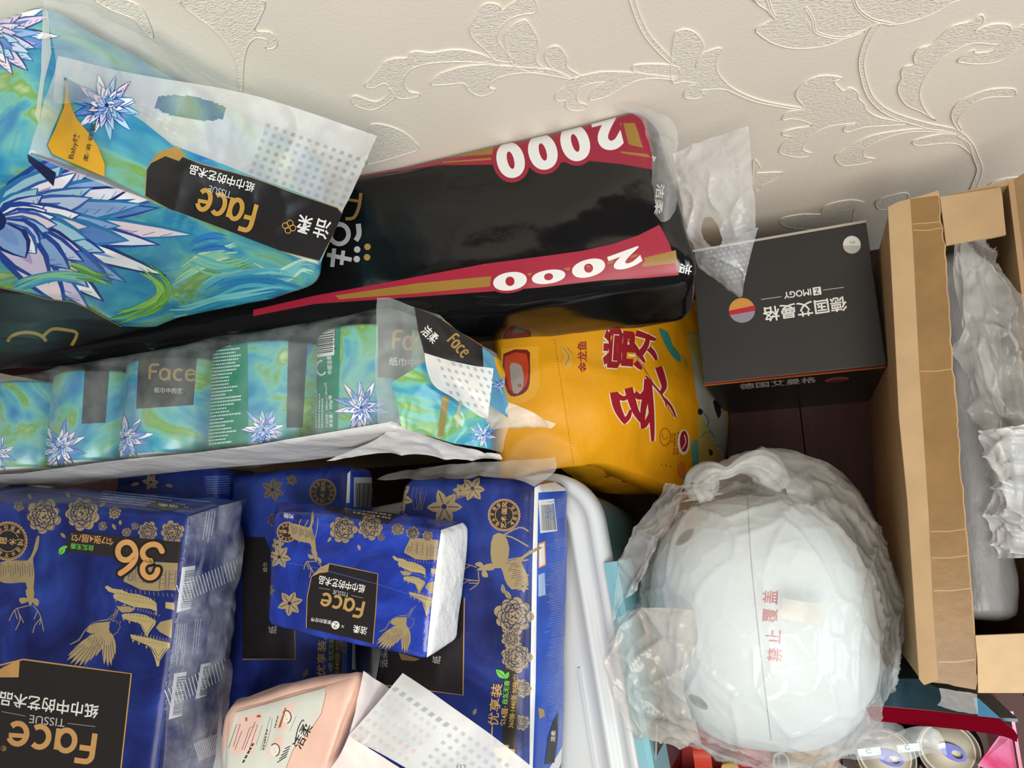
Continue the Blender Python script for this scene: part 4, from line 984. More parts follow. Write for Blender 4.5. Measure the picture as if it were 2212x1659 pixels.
P.poly(q([(1505, 60), (1640, 60), (1640, 370), (1505, 360)]), '#2a2728'); face_logo(P, q(1660, 215), 200 / q.s, 75 / q.s, 4, '#a5844a'); P.text('纸巾中的', q(1620, 300), 35 / q.s, '#d8d5cf', 4, bold=.02)
P.build('label', rolls[4][0], 'green barcode strip and flower label')
P = rp_(3)
P.poly(q([(800, 170), (985, 140), (990, 630), (785, 655)]), GREEN); small_text(P, q(805, 190), (160 / q.s, -18 / q.s), (-5 / q.s, 450 / q.s), 33, '#d3e6df', 5, .42, 22)
P.text('中国高端纸巾品牌', q(865, 182), 14 / q.s, '#dfeee9', -6, w=100 / q.s); P.poly(q([(918, 150), (980, 148), (978, 208), (960, 180)]), '#8a6a3f')
lotus(P, q(1050, 570), 50, seed=31, n=9); P.poly(q([(1150, 130), (1230, 120), (1205, 560), (1140, 560)]), '#41494c')
P.build('label', rolls[3][0], 'green label of tiny print')
P = rp_(2)
P.poly(q([(555, 215), (790, 195), (770, 470), (542, 485)]), '#343133'); face_logo(P, q(690, 340), 200 / q.s, 62 / q.s, 2, '#8f7546'); P.text('洁柔', q(705, 262), 32 / q.s, '#a9a7a3', 0, bold=.02); P.text('纸巾中的艺', q(670, 412), 22 / q.s, '#a9a7a3', 2, bold=.02)
lotus(P, q(500, 600), 60, seed=41, n=10); P.poly(q([(440, 240), (470, 235), (455, 670), (425, 680)]), GREEN)
P.build('label', rolls[2][0], 'black wordmark label and flower')
P = rp_(1)
P.poly(q([(110, 300), (210, 285), (185, 725), (95, 735)]), GREEN); barcode(P, q(203, 292), (-10 / q.s, 165 / q.s), (-72 / q.s, 10 / q.s), 9)
P.stroke(ell(*q(148, 512), 14 / q.s, 20 / q.s, 14, 0, .6, 4.9), 3, '#dfe9e6'); small_text(P, q(120, 720), (5 / q.s, -150 / q.s), (55 / q.s, 0), 4, '#cfe3dc', 7, .5, 14)
lotus(P, q(240, 640), 58, seed=51, n=10); P.poly(q([(340, 290), (440, 270), (420, 540), (325, 545)]), '#3d4245')
P.build('label', rolls[1][0], 'green barcode strip')
P = rp_(0); lotus(P, q(-10, 660), 45, seed=61, n=8); P.build('label', rolls[0][0])
# film around the rolls: flat top, right end sloping down to the gathered seal
c8 = [(-1.07, .226, .598), atz(842, 655, .600), atz(858, 925, .600), (-1.07, .102, .598), (-1.07, .226, .466), (-.335, .224, .466), (-.335, .102, .466), (-1.07, .084, .466)]
vf = soft_box(c8, 60, .012, .003, .002, 14, 5, .002, 9)
mesh('film', vf[0], vf[1], film('roll_pack_film', '#e6f0ee', .09, .1, (30, .4, .004), .09), gp, label='clear film wrap')
P = Print(vf, 14)
P.poly(q([(-40, 745), (90, 738), (430, 690), (780, 655), (990, 630), (1215, 592), (1560, 535), (1590, 545), (1560, 640), (1200, 690), (800, 722), (400, 765), (-40, 850)]), mat('white_film', '#dadad8', .3, bmp=(60, .4, .004)), 0, .0012)
P.build('white_bottom_film', gp)
e_ = sheet([[atz(*kG(x, y), z) for x, y, z in r] for r in ([(1500, 42, .602), (1560, 40, .60), (1640, 75, .585), (1760, 130, .565), (1900, 220, .545), (1990, 300, .52)], [(1500, 200, .604), (1570, 200, .603), (1660, 240, .592), (1780, 300, .572), (1920, 370, .552), (2010, 400, .522)], [(1500, 380, .604), (1580, 400, .603), (1680, 430, .59), (1800, 470, .565), (1930, 500, .54), (2030, 520, .51)], [(1510, 540, .60), (1580, 560, .597), (1700, 590, .58), (1800, 620, .555), (1920, 640, .53), (2000, 660, .50)])], 60, 44, .004, 22, .004, 14, 9)
en = mesh('end_film', e_[0], e_[1], film('end_film', '#dfe9e6', .22, .14, (40, .5, .005), .1), gp, label='sloping end of the pack with black printed seal')
P = Print(e_, 12); P.lift0 = .0005
P.poly(q([(1560, 380), (1690, 300), (1780, 330), (1870, 420), (1950, 560), (1960, 660), (1800, 630), (1600, 560)]), M_ART)
P.poly(q([(1920, 240), (1990, 300), (2030, 420), (2020, 520), (1950, 470), (1900, 350)]), '#5f9fc2')
P.poly(q([(1650, 80), (1760, 130), (1920, 235), (1925, 330), (1800, 310), (1690, 270), (1665, 170)]), '#1c1b1c'); P.stroke(q([(1760, 130), (1920, 235)]), 2, '#9b8248')
P.text('洁柔', q(1712, 190), 44 / q.s, '#dcdcd8', 44, w=70 / q.s, bold=.03); face_logo(P, q(1830, 235), 100 / q.s, 50 / q.s, 48, '#a5844a')
P.poly(q([(1965, 275), (2000, 300), (2030, 430), (2005, 400), (1975, 320)]), '#d9a522'); lotus(P, q(1985, 390), 22, seed=71, n=8); lotus(P, q(1920, 590), 30, seed=72, n=9); lotus(P, q(1420, 505), 1, seed=73, n=2) if 0 else None
P.poly(q([(1760, 430), (1790, 440), (1765, 590), (1740, 600)]), '#8f7f4a'); P.stroke(q([(1880, 420), (1830, 470), (1820, 560)]), 5, '#b9a06a', 3)
P.build('printed_seal', en)
h_ = sheet([[atz(*kG(x, y), z) for x, y, z in r] for r in ([(1690, 262, .60), (1820, 300, .59), (1965, 325, .575)], [(1700, 330, .598), (1820, 370, .593), (1955, 420, .578)], [(1740, 400, .59), (1850, 450, .585), (1945, 510, .575)], [(1860, 480, .58), (1910, 515, .575), (1955, 520, .57)])], 34, 30, .002, 30, 0, 10, 3)
hd = mesh('carry_handle', h_[0], h_[1], film('roll_handle', '#eeeeea', .72, .25, (90, .25, .002), .06), gp, label='white perforated handle flap folded over')
P = Print(h_, 20); dots(P, q(1730, 275), (230 / q.s, 55 / q.s), (70 / q.s, 190 / q.s), 8, 6, '#a9adab', .42, rnd_drop=.1); P.build('embossed_dots', hd, kind='stuff')
h_ = sheet([[atz(*kG(x, y), z) for x, y, z in r] for r in ([(1840, 400, .55), (1960, 440, .53), (2080, 480, .50), (2212, 545, .475)], [(1860, 480, .545), (1960, 510, .525), (2080, 530, .495), (2190, 555, .474)], [(1800, 560, .55), (1900, 570, .53), (1990, 565, .505), (2050, 555, .485)])], 40, 22, .004, 30, .004, 18, 6)
mesh('handle_tail', h_[0], h_[1], film('roll_handle_tail', '#e3ddcf', .6, .25, (60, .4, .004), .12), gp, label='crumpled tail of the handle film')
w_ = sheet([[atz(*kG(x, y), z) for x, y, z in r] for r in ([(1560, 535, .60), (1700, 590, .578), (1800, 625, .552), (1990, 665, .498)], [(1500, 600, .575), (1650, 620, .56), (1800, 650, .535), (2000, 685, .49)], [(1300, 690, .55), (1600, 660, .54), (1800, 680, .52), (1980, 690, .485)])], 40, 16, .003, 25, .003, 15, 4)
mesh('white_end_film', w_[0], w_[1], mat('white_film', '#dadad8'), gp)
# ------------------------------------------------------------------ navy tissue packs
def navy(name, c8, label, cat, n=46, rad=.012, bulge=.004, wr=.0018, seed=1, m=M_NAVY, loc=None, group=None, crease=.0015):
    vf = soft_box(c8, n, rad, bulge, wr, 14, seed, crease, 8)
    zs = [Vector(p) for p in c8]; c = sum(zs, Vector((0, 0, 0))) / 8
    o = root(name, (c.x, c.y, min(p.z for p in zs)), label, cat, group)
    mesh('wrapper', vf[0], vf[1], m, o)
    return o, vf
def box8(x0, x1, y0, y1, z0, z1): return [(x0, y1, z1), (x1, y1, z1), (x1, y0, z1), (x0, y0, z1), (x0, y1, z0), (x1, y1, z0), (x1, y0, z0), (x0, y0, z0)]
WH = mat('white_film', '#dadad8'); NV2 = ramp_mat('royal_film', [(0.35, '#1d3fa0'), (0.65, '#2f5cc4')], 9, (1, 1, 1), .3, 1.0, (55, .25, .003))

# right-hand pack on the lid
t1, t2 = atz(868, 1033, .5), atz(1158, 1036, .5); t3, t4 = atz(1140, 1720, .5), atz(770, 1720, .5)
b2_, b3_ = atz(1230, 1044, .406), atz(1222, 1720, .406)
br, vf = navy('tissue_pack', [t1, t2, t3, t4, Vector((t1.x, t1.y, .406)), b2_, b3_, Vector((t4.x, t4.y, .406))], 'navy tissue pack with gold deer and peonies lying along the white bin lid', 'tissue pack', 50, .014, .004, .0018, 2)
P = Print(vf, 16); q = kS
side = [(1720, 170), (1745, 150), (1900, 190), (1905, 700), (1900, 1300), (1885, 1540), (1850, 1659), (1690, 1700), (1695, 1200), (1705, 600)]
P.poly(q([(1722, 180), (1745, 165), (1830, 150), (1900, 195), (1890, 1560), (1835, 1700), (1695, 1700), (1700, 1200), (1710, 600)]), WH)
P.poly(q([(1742, 205), (1903, 195), (1906, 700), (1900, 1300), (1885, 1520), (1800, 1660), (1712, 1660), (1728, 1200), (1735, 600)]), NV2)
barcode(P, q(1748, 250), (78 / q.s, -8 / q.s), (8 / q.s, 172 / q.s), 5, white='#e4e5e8') if 0 else None
bo, be1, be2 = q(1838, 410), (-92 / q.s, 8 / q.s), (-6 / q.s, -172 / q.s)
P.poly(q([(1743, 245), (1825, 238), (1842, 408), (1752, 420)]), '#dfe2e6')
rb = random.Random(4); x = 0.06
while x < .94:
    w = rb.choice([.012, .02, .03]); a = lambda s_, t_: q(1750 + (76 + 12 * t_) * s_ + 3 * t_, 272 - 6 * s_ + 132 * t_ + 3 * t_)
    P.poly([a(x, 0), a(x + w, 0), a(x + w, 1), a(x, 1)], '#23262e'); x += w + rb.choice([.014, .02, .026])
P.poly(q([(1742, 475), (1778, 460), (1782, 590), (1742, 605)]), '#d58b4a'); P.poly(q([(1747, 482), (1773, 470), (1777, 583), (1747, 597)]), '#e6e2dc')
P.poly(q([(1742, 640), (1775, 628), (1780, 745), (1742, 755)]), '#9fb4d6')
for (yy, nr) in ((230, 8), (440, 4), (560, 30), (960, 26), (1180, 20)): small_text(P, q(1893, yy), (-115 / q.s, 30 / q.s), (-4 / q.s, nr * 13 / q.s), nr, '#6f8bd0', yy, .3, 34)
P.poly(q([(1845, 1365), (1815, 1420), (1790, 1500), (1775, 1640), (1825, 1630), (1842, 1500)]), '#1c1a20'); P.text('洁柔', q(1818, 1490), 24 / q.s, '#d9d8d5', -85, w=60 / q.s, bold=.02); P.poly(q([(1738, 1340), (1770, 1350), (1775, 1385), (1745, 1400)]), '#a98a5b')
for c_, r_, rt in ((kS(1000, 230), 34, .3), (kS(1245, 280), 38, 1.1), (kS(1395, 185), 28, 2.0), (kS(930, 270), 18, .6), (kS(1330, 195), 16, 0)): blossom(P, c_, r_, rt)
P.stroke(q([(985, 240), (1010, 300), (1060, 330)]), 1.2, GOLD, 3)
for k in range(3): P.stroke(q([(1085 + k * 22, 175), (1075 + k * 22, 230), (1090 + k * 18, 295), (1110 + k * 12, 270), (1120 + k * 16, 200)]), .9, '#6f6656', 4)
for k in range(8): P.stroke(q([(1240, 260), (1300 + k * 8, 205 + k * 3), (1380 + k * 6, 150 + k * 12)]), .7, GOLD)
emblem(P, q(1562, 324), 87 / q.s, -86)
t = affine([(165, 740), (165, 540), (50, 860)], [q(1455, 605), q(1640, 560), q(1380, 720)]); deer(P, t)
t = affine([(0, 0), (100, 0), (0, 100)], [(0, 0), (1, 0), (0, 1)])
for pth in ([(1540, 560), (1600, 570), (1690, 560)], [(1530, 430), (1600, 440), (1690, 490)], [(1540, 440), (1640, 390), (1690, 410)], [(1560, 590), (1640, 610), (1690, 645)]): P.stroke(q(pth), 3.2, GOLD, 3)
P.poly(q([(1505, 430), (1560, 425), (1590, 500), (1570, 580), (1510, 600), (1490, 520)]), GOLD, 2)
peony(P, q(1615, 860), 44); peony(P, q(1625, 1075), 36); peony(P, q(1655, 1240), 22, seed=3); peony(P, q(1600, 975), 22, seed=5); blossom(P, q(1660, 700), 14, .5); leaf(P, q(1600, 770), 26, 11, -2.2, GOLD, DARK); leaf(P, q(1560, 740), 22, 9, -1.7, GOLD, DARK); peony(P, q(1655, 1420), 18, seed=2); leaf(P, q(1400, 1380), 16, 8, -1.2, GOLD)
pan = q([(800, 850), (1352, 760), (1345, 1275), (1080, 1240), (790, 1205)])
panel_face(P, pan, pan[1:], None, '#211d20')
P.text('洁柔', q(925, 1082), 45 / q.s, '#b9b5ae', -90, w=95 / q.s, bold=.03); P.text('纸', q(1205, 1088), 45 / q.s, '#c2beb6', -82, w=42 / q.s, bold=.02); P.poly(q([(1005, 1050), (1120, 1085), (1090, 1095), (1020, 1090)]), '#8f7349')
P.poly(q([(1560, 1130), (1600, 1140), (1625, 1165), (1640, 1300), (1630, 1450), (1615, 1659), (1540, 1700), (1560, 1400)]), '#26221f')
P.text('优享装', q(1515, 1325), 58 / q.s, '#c9a25c', -84, w=225 / q.s, bold=.03); P.text('包4层·', q(1562, 1385), 36 / q.s, '#c9a25c', -84, w=105 / q.s, bold=.02); P.text('自然无香', q(1572, 1258), 30 / q.s, '#6bc04a', -84, w=125 / q.s, bold=.02); P.text('360抽·1440张·90抽/包', q(1612, 1305), 32 / q.s, '#b8944f', -84, w=285 / q.s, bold=.02)
leaf(P, q(1570, 1185), 28, 15, -2.4, '#6cc24a', '#2d6b2a'); leaf(P, q(1568, 1190), 18, 9, -1.1, '#6cc24a', '#2d6b2a')
P.text('4', q(1560, 1600), 110 / q.s, '#c9a25c', -84, w=130 / q.s, bold=.02); P.stroke(q([(1500, 1440), (1495, 1560)]), 3, '#c9a25c')
P.build('printed_design', br, 'gold deer, peonies and lettering on navy')
fl_ = sheet([[atz(*kS(x, y), z) for x, y, z in r] for r in ([(1040, 90, .485), (1300, 55, .487), (1560, 40, .487), (1830, 18, .485)], [(930, 115, .496), (1300, 105, .497), (1560, 95, .498), (1832, 90, .49)], [(890, 140, .508), (1300, 130, .508), (1600, 130, .508), (1722, 175, .502)])], 40, 16, .002, 30, .002, 20, 3)
mesh('end_seal', fl_[0], fl_[1], film('end_seal_film', '#e6e3dd', .3, .2, (60, .4, .004), .1), br, label='clear sealed end of the wrapper')

# middle pack, lower, mostly covered
bm_, vf = navy('tissue_pack', box8(-.70, -.514, -.24, .088, .406, .468), 'navy tissue pack in shade, half hidden under the small pack', 'tissue pack', 40, .012, .003, .002, 4)
P = Print(vf, 16)  # golds and inks of this pack are dimmed: its shade is painted in
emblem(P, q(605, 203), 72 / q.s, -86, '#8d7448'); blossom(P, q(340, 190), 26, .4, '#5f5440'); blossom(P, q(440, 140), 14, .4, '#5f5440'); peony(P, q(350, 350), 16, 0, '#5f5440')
P.poly(q([(735, 105), (760, 80), (765, 260), (728, 260)]), WH); P.poly(q([(750, 85), (990, 75), (900, 300), (745, 300)]), NV2); 
P.poly(q([(768, 125), (905, 125), (855, 280), (768, 280)]), '#c9cdd4')
for k in range(13): P.poly(q([(778 + k * 8.5, 155), (782 + k * 8.5 + (k % 3), 155), (781 + k * 7 + (k % 3), 280), (777 + k * 7, 280)]), '#23262e')
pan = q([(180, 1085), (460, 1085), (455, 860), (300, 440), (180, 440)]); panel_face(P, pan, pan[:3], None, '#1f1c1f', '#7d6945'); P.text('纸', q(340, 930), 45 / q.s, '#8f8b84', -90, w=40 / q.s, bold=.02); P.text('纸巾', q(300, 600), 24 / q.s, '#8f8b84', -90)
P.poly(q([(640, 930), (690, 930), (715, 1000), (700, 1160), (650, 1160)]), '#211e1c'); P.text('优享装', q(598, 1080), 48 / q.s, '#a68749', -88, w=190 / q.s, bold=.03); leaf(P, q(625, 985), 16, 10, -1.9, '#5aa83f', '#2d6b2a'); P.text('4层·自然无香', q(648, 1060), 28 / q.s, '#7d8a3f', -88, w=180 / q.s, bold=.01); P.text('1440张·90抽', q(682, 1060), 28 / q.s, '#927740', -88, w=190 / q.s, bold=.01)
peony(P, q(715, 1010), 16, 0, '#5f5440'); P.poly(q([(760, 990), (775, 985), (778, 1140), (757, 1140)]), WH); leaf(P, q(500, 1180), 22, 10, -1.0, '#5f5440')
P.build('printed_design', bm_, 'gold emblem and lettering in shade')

# left pack on the lid, only its text side showing
bt, vf = navy('tissue_pack', box8(-.89, -.706, -.14, .097, .406, .484), 'navy tissue pack between the 36-pack and the shaded pack, text side showing', 'tissue pack', 36, .008, .003, .0015, 6)
P = Print(vf, 16); qb = kB
P.poly(qb([(1105, 70), (1330, 60), (1335, 240), (1420, 300), (1420, 1000), (1270, 1050), (1270, 300), (1105, 180)]), ramp_mat('navy_side', [(0.35, '#172a70'), (0.65, '#2340a0')], 9, (1, 1, 1), .3))
P.poly(qb([(1330, 105), (1415, 100), (1415, 260), (1360, 265), (1330, 200)]), '#1c1a1c'); P.text('洁柔', qb(1380, 170), 28 / qb.s, '#b9b7b3', 90, w=95 / qb.s, bold=.03)
small_text(P, qb(1120, 75), (190 / qb.s, -6 / qb.s), (5 / qb.s, 100 / qb.s), 8, '#7f92c6', 3, .4, 26); small_text(P, qb(1315, 330), (-3 / qb.s, 450 / qb.s), (75 / qb.s, 0), 7, '#6f82ba', 4, .4, 40)
P.poly(qb([(1285, 850), (1330, 825), (1350, 835), (1350, 945), (1300, 970), (1272, 955)]), '#c98f5c'); P.poly(qb([(1292, 857), (1330, 837), (1342, 843), (1342, 940), (1300, 960), (1280, 950)]), '#d9d6d2'); small_text(P, qb(1365, 840), (0, 100 / qb.s), (22 / qb.s, 0), 2, '#9fb0dc', 8)
P.stroke(qb(ell(1402, 885, 12, 16, 12)), 1.3, '#a9b6dc', closed=True); P.poly(qb([(1270, 1035), (1415, 1000), (1415, 1015), (1270, 1055)]), WH)
blossom(P, qb(820, 105), 18, 0, GOLD); leaf(P, qb(900, 120), 18, 8, .2, GOLD); leaf(P, qb(760, 110), 20, 8, 2.9, GOLD)
P.build('printed_design', bt, 'rows of tiny print on the side')

# the 36-pack on top at the left
tr, tl_ = atz(408, 1106, .60), atz(-170, 1080, .60); br_, bl_ = atz(318, 1760, .60), atz(-270, 1760, .60)
c8 = [tl_, tr, br_, bl_, atz(-80, 1040, .505), atz(532, 1080, .502), atz(452, 1760, .502), atz(-180, 1760, .502)]
b36, vf = navy('tissue_pack', c8, 'large navy multipack of tissues marked 36, left edge of the picture', 'tissue pack', 56, .010, .004, .002, 8, crease=.002)
P = Print(vf, 15); q = kB
P.poly(q([(1020, 290), (1335, 195), (1300, 560), (1250, 1080), (1215, 1659), (870, 1659), (905, 1200), (960, 800)]), ramp_mat('wrapped_packs', [(0.3, '#1b2350'), (0.5, '#363e6c'), (0.7, '#72789a')], 16, (1.5, 1, 1), .16, 2.0, (60, .6, .005)))
P.poly(q([(-20, 170), (190, 135), (400, 78), (480, 85), (1335, 190), (1020, 285), (800, 240), (400, 175), (150, 150)]), ramp_mat('navy_side2', [(0.35, '#1c2a66'), (0.65, '#34508f')], 9, (1, 1, 1), .25))
small_text(P, q(560, 150), (600 / q.s, 62 / q.s), (-20 / q.s, 70 / q.s), 5, '#8ea0c8', 2, .4, 60); P.poly(q([(250, 100), (470, 90), (600, 130), (330, 118)]), '#aab6ce'); P.poly(q([(140, 112), (325, 125), (270, 140), (150, 125)]), '#c9a07a'); P.poly(q([(160, 116), (300, 127), (262, 136), (165, 124)]), '#c9cdd6')
P.poly(q([(790, 235), (860, 205), (1020, 235), (920, 268)]), '#20221f'); P.text('洁柔', q(915, 234), 16 / q.s, '#c9cbc8', 186, w=110 / q.s, bold=.03)
for c_, r_ in (((240, 290), 40), ((445, 275), 38), ((805, 375), 24), ((940, 378), 26), ((625, 272), 14), ((560, 345), 10), ((105, 238), 11), ((735, 345), 9), ((690, 378), 10)): peony(P, q(*c_), r_, .3)
for c_, L_, a_ in (((330, 380), 16, .8), ((540, 240), 18, -.6), ((610, 330), 16, 1.0), ((170, 200), 14, -2), ((380, 190), 14, -2.2), ((655, 310), 12, 1.6)): leaf(P, q(*c_), L_, 7, a_, GOLD, DARK)
pavilion(P, lambda p: kV(*p)); crane(P, lambda p: kV(*p)); deer(P, lambda p: q(*p))
P.poly(q([(360, 440), (385, 372), (620, 395), (990, 432), (975, 545), (640, 515), (365, 480)]), '#2a2523')
p6 = [(690, 578), (760, 530), (820, 470), (850, 400), (845, 330), (815, 275), (765, 250), (710, 262), (672, 305), (664, 365), (690, 418), (740, 438), (790, 425), (835, 380)]
p3 = [(1128, 345), (1095, 290), (1030, 272), (965, 295), (925, 345), (935, 405), (980, 442), (1025, 450), (965, 462), (925, 510), (930, 575), (975, 620), (1030, 618), (1070, 580), (1082, 540)]
for w_, col in ((112, '#221d1c'), (58, '#c9965c')):
    for pth in (p6, p3):
        sm_ = kV(smooth(pth, 4, False)); P.stroke(sm_, w_ / 4.88, col); P.poly(ell(*sm_[0], w_ / 9.76, n=14), col); P.poly(ell(*sm_[-1], w_ / 9.76, n=14), col)
P.text('包7张4层/包', q(505, 415), 46 / q.s, '#c9925a', 186, w=232 / q.s, bold=.03); P.text('自然无香', q(448, 458), 32 / q.s, '#62b848', 186, w=125 / q.s, bold=.02)
leaf(P, q(325, 500), 24, 14, -1.0, '#63b845', '#2d6b2a'); leaf(P, q(330, 470), 18, 8, -.4, '#63b845')
emblem(P, q(45, 425), 108 / q.s, 186)
pan = q([(112, 1066), (400, 1105), (716, 1146), (655, 1700), (-40, 1700), (-40, 1172), (103, 1166)]); panel_face(P, pan, q([(-40, 1110), (60, 1085), (128, 1068), (400, 1105), (716, 1146), (655, 1700)]), None, '#24201f', '#b08a55', 3.2)
P.poly(q([(-40, 1150), (20, 1110), (110, 1068), (103, 1166), (-40, 1166)]), '#b48a55')
P.text('纸巾中的艺术品', q(268, 1316), 78 / q.s, '#d8d7d3', 188, w=540 / q.s, bold=.02); P.text('TISSUE', q(258, 1403), 44 / q.s, '#aeaca8', 187, w=195 / q.s); P.stroke(q([(370, 1416), (520, 1434)]), 1.3, '#8f8d89'); P.stroke(q([(10, 1352), (140, 1376)]), 1.3, '#8f8d89')
face_logo(P, q(272, 1520), 510 / q.s, 165 / q.s, 188, '#b98d58', 30 / q.s); P.text('R', q(22, 1552), 18 / q.s, '#b98d58', 188); P.stroke(ell(*q(22, 1552), 5.4, n=14), .8, '#b98d58', closed=True)
P.build('printed_design', b36, 'gold pavilion, crane, deer and 36 on navy')
P = Print(vf, 14); P.lift0 = .0009
for (x0, y0, x1, y1) in ((970, 700, 1290, 560), (905, 1270, 1245, 1090), (1060, 1560, 1225, 1490)):
    nst = 20
    for k in range(nst):
        t_ = k / (nst - 1); xa, ya = x0 + (x1 - x0) * t_, y0 + (y1 - y0) * t_
        P.stroke(q([(xa - 8, ya - 36), (xa + 22 - 10 * t_, ya + 60)]), 1.7, '#d6d8de')
P.build('seal_hatching', b36, 'white hatched seal marks', kind='stuff')
for (cx_, cy_, w_, h_2, sd) in ((985, 690, 75, 245, 3), (940, 1270, 72, 250, 5), (1085, 1190, 60, 190, 7)):
    P = Print(vf, 14); P.lift0 = .0007
    P.poly(q([(cx_ + 5, cy_ - h_2 / 2), (cx_ + w_, cy_ - h_2 / 2 - 10), (cx_ + w_ - 25, cy_ + h_2 / 2 - 20), (cx_ - 25, cy_ + h_2 / 2)]), '#c5c8d0')
    rb = random.Random(sd); y_ = .08
    while y_ < .9:
        w2 = rb.choice([.012, .02, .03]); yy = cy_ - h_2 / 2 + h_2 * y_; xo = cx_ + 5 - 30 * y_
        P.poly(q([(xo + 18, yy), (xo + w_ - 2, yy - 8), (xo + w_ - 2, yy - 8 + w2 * h_2), (xo + 18, yy + w2 * h_2)]), '#2a2d3a'); y_ += w2 + rb.choice([.014, .022])
    P.build('barcode', b36)
P = Print(vf, 14); P.lift0 = .0007
small_text(P, q(1120, 270), (-35 / q.s, 230 / q.s), (60 / q.s, -10 / q.s), 4, '#b8bed2', 3, .4, 30); small_text(P, q(965, 880), (-25 / q.s, 240 / q.s), (60 / q.s, -10 / q.s), 5, '#a9b0c9', 4, .4, 30); small_text(P, q(1060, 850), (-20 / q.s, 200 / q.s), (40 / q.s, -5 / q.s), 3, '#a9b0c9', 6, .4, 30)
P.build('tiny_print', b36, kind='stuff')
fs = [[atz(*kB(x, y), z) for x, y, z in r] for r in ([(1018, 292, .607), (1180, 240, .57), (1338, 192, .515)], [(985, 600, .607), (1140, 560, .575), (1300, 560, .52)], [(940, 900, .607), (1110, 880, .58), (1270, 850, .525)], [(900, 1200, .607), (1060, 1180, .58), (1250, 1100, .525)], [(885, 1430, .607), (1040, 1420, .585), (1230, 1400, .53)], [(868, 1680, .607), (1020, 1680, .585), (1220, 1680, .53)])]
s = sheet(fs, 30, 70, .004, 25, .006, 14, 5); s = ([v + Vector((.006, 0, .002)) for v in s[0]], s[1])
mesh('clear_end_film', s[0], s[1], film('pack_end_film', '#d6d9e4', .15, .1, (40, .7, .006), .14), b36, label='crinkled clear film over the end of the multipack')

# small single pack lying on top
c8 = [atz(592, 1106, .566), atz(953, 1147, .568), atz(922, 1428, .563), atz(572, 1352, .560), atz(594, 1081, .512), atz(1016, 1127, .512), atz(990, 1384, .509), atz(648, 1330, .506)]
sp_, vf = navy('tissue_pack', c8, 'small navy single tissue pack with white end lying on top of the blue packs', 'tissue pack', 44, .009, .003, .0018, 9, m=ramp_mat('navy_film_bright', [(0.3, '#16205f'), (0.5, '#22389c'), (0.72, '#2f4fc0')], 13, (1, 1, 1), 0.22, 1.2, (60, 0.35, 0.004)))
P = Print(vf, 12); q = kS
P.poly(q([(1228, 405), (1376, 355), (1385, 500), (1320, 990), (1150, 1096), (1180, 780)]), mat('white_wrapper', '#e6e7e8', .35, bmp=(45, .8, .006)), 0, .0006)
P.poly(q([(605, 290), (640, 268), (1010, 318), (945, 372), (760, 335)]), '#1d1b1d'); small_text(P, q(960, 345), (-280 / q.s, -45 / q.s), (8 / q.s, -30 / q.s), 2, '#a9a7a3', 4, .5, 14); P.poly(q(ell(850, 330, 32, 9, 14, .15)), '#6d5638')
P.text('90抽', q(425, 330), 30 / q.s, '#d5d6da', 190, w=52 / q.s, bold=.02); emblem(P, q(416, 414), 55 / q.s, 190)
peony(P, q(715, 400), 30); peony(P, q(855, 390), 28); peony(P, q(915, 440), 8); leaf(P, q(650, 440), 14, 6, 2.2, GOLD); leaf(P, q(790, 480), 14, 7, 1.2, GOLD); leaf(P, q(895, 400), 10, 5, .5, GOLD)
pavilion(P, affine([(520, 725), (1290, 470), (1070, 1560)], [q(972, 545), q(1215, 455), q(1150, 855)])); crane(P, affine([(140, 1442), (715, 908), (590, 1542)], [q(895, 985), q(1100, 800), q(1050, 1045)]))
peony(P, q(1000, 400), 14); peony(P, q(1080, 420), 15); peony(P, q(1160, 435), 12)
deer(P, affine([(165, 740), (50, 860), (165, 540)], [q(565, 545), q(505, 610), q(540, 400)]))
for pth in ([(480, 470), (475, 400), (490, 345)], [(510, 470), (510, 390), (530, 350)], [(560, 460), (575, 400), (580, 340)]): P.stroke(q(pth), 2, GOLD, 3)
blossom(P, q(375, 545), 26, .2); blossom(P, q(430, 790), 28, .8); blossom(P, q(320, 720), 14, .1, '#6d6452'); blossom(P, q(365, 480), 15, .9)
pan = q([(640, 580), (760, 605), (896, 634), (885, 820), (870, 1003), (700, 960), (518, 920), (525, 740), (545, 650), (590, 600)]); panel_face(P, pan, q([(518, 920), (522, 760), (545, 650), (590, 605), (640, 580), (760, 605), (896, 634), (885, 820), (870, 1003)]), None, '#221e1e', '#a5875a', 1.8)
P.poly(q([(545, 650), (590, 600), (640, 580), (632, 625), (590, 630)]), '#a88a5c')
P.text('纸巾中的艺术品', q(706, 690), 46 / q.s, '#dddcd8', 192, w=248 / q.s, bold=.02); P.text('TISSUE', q(700, 737), 22 / q.s, '#b5b3af', 192, w=85 / q.s); P.stroke(q([(755, 748), (818, 762)]), 1, '#8f8d89'); P.stroke(q([(583, 708), (645, 718)]), 1, '#8f8d89')
face_logo(P, q(702, 800), 245 / q.s, 88 / q.s, 192, '#b08f57', 15 / q.s)
P.text('洁柔', q(802, 930), 42 / q.s, '#dddcd8', 192, w=75 / q.s, bold=.03); P.text('×', q(710, 912), 16 / q.s, '#b5b3af', 192); P.text('那里的世界', q(596, 882), 22 / q.s, '#c9c7c3', 190, w=110 / q.s, bold=.02); P.poly(q(ell(672, 905, 22, 22, 16)), '#dddcd8'); P.text('Z', q(672, 905), 24 / q.s, '#221e1e', 190)
P.stroke(q([(320, 560), (560, 600), (900, 690), (1180, 780)]), .8, '#5a70c0')
P.build('printed_design', sp_, 'gold pavilion, crane and black wordmark panel on navy')

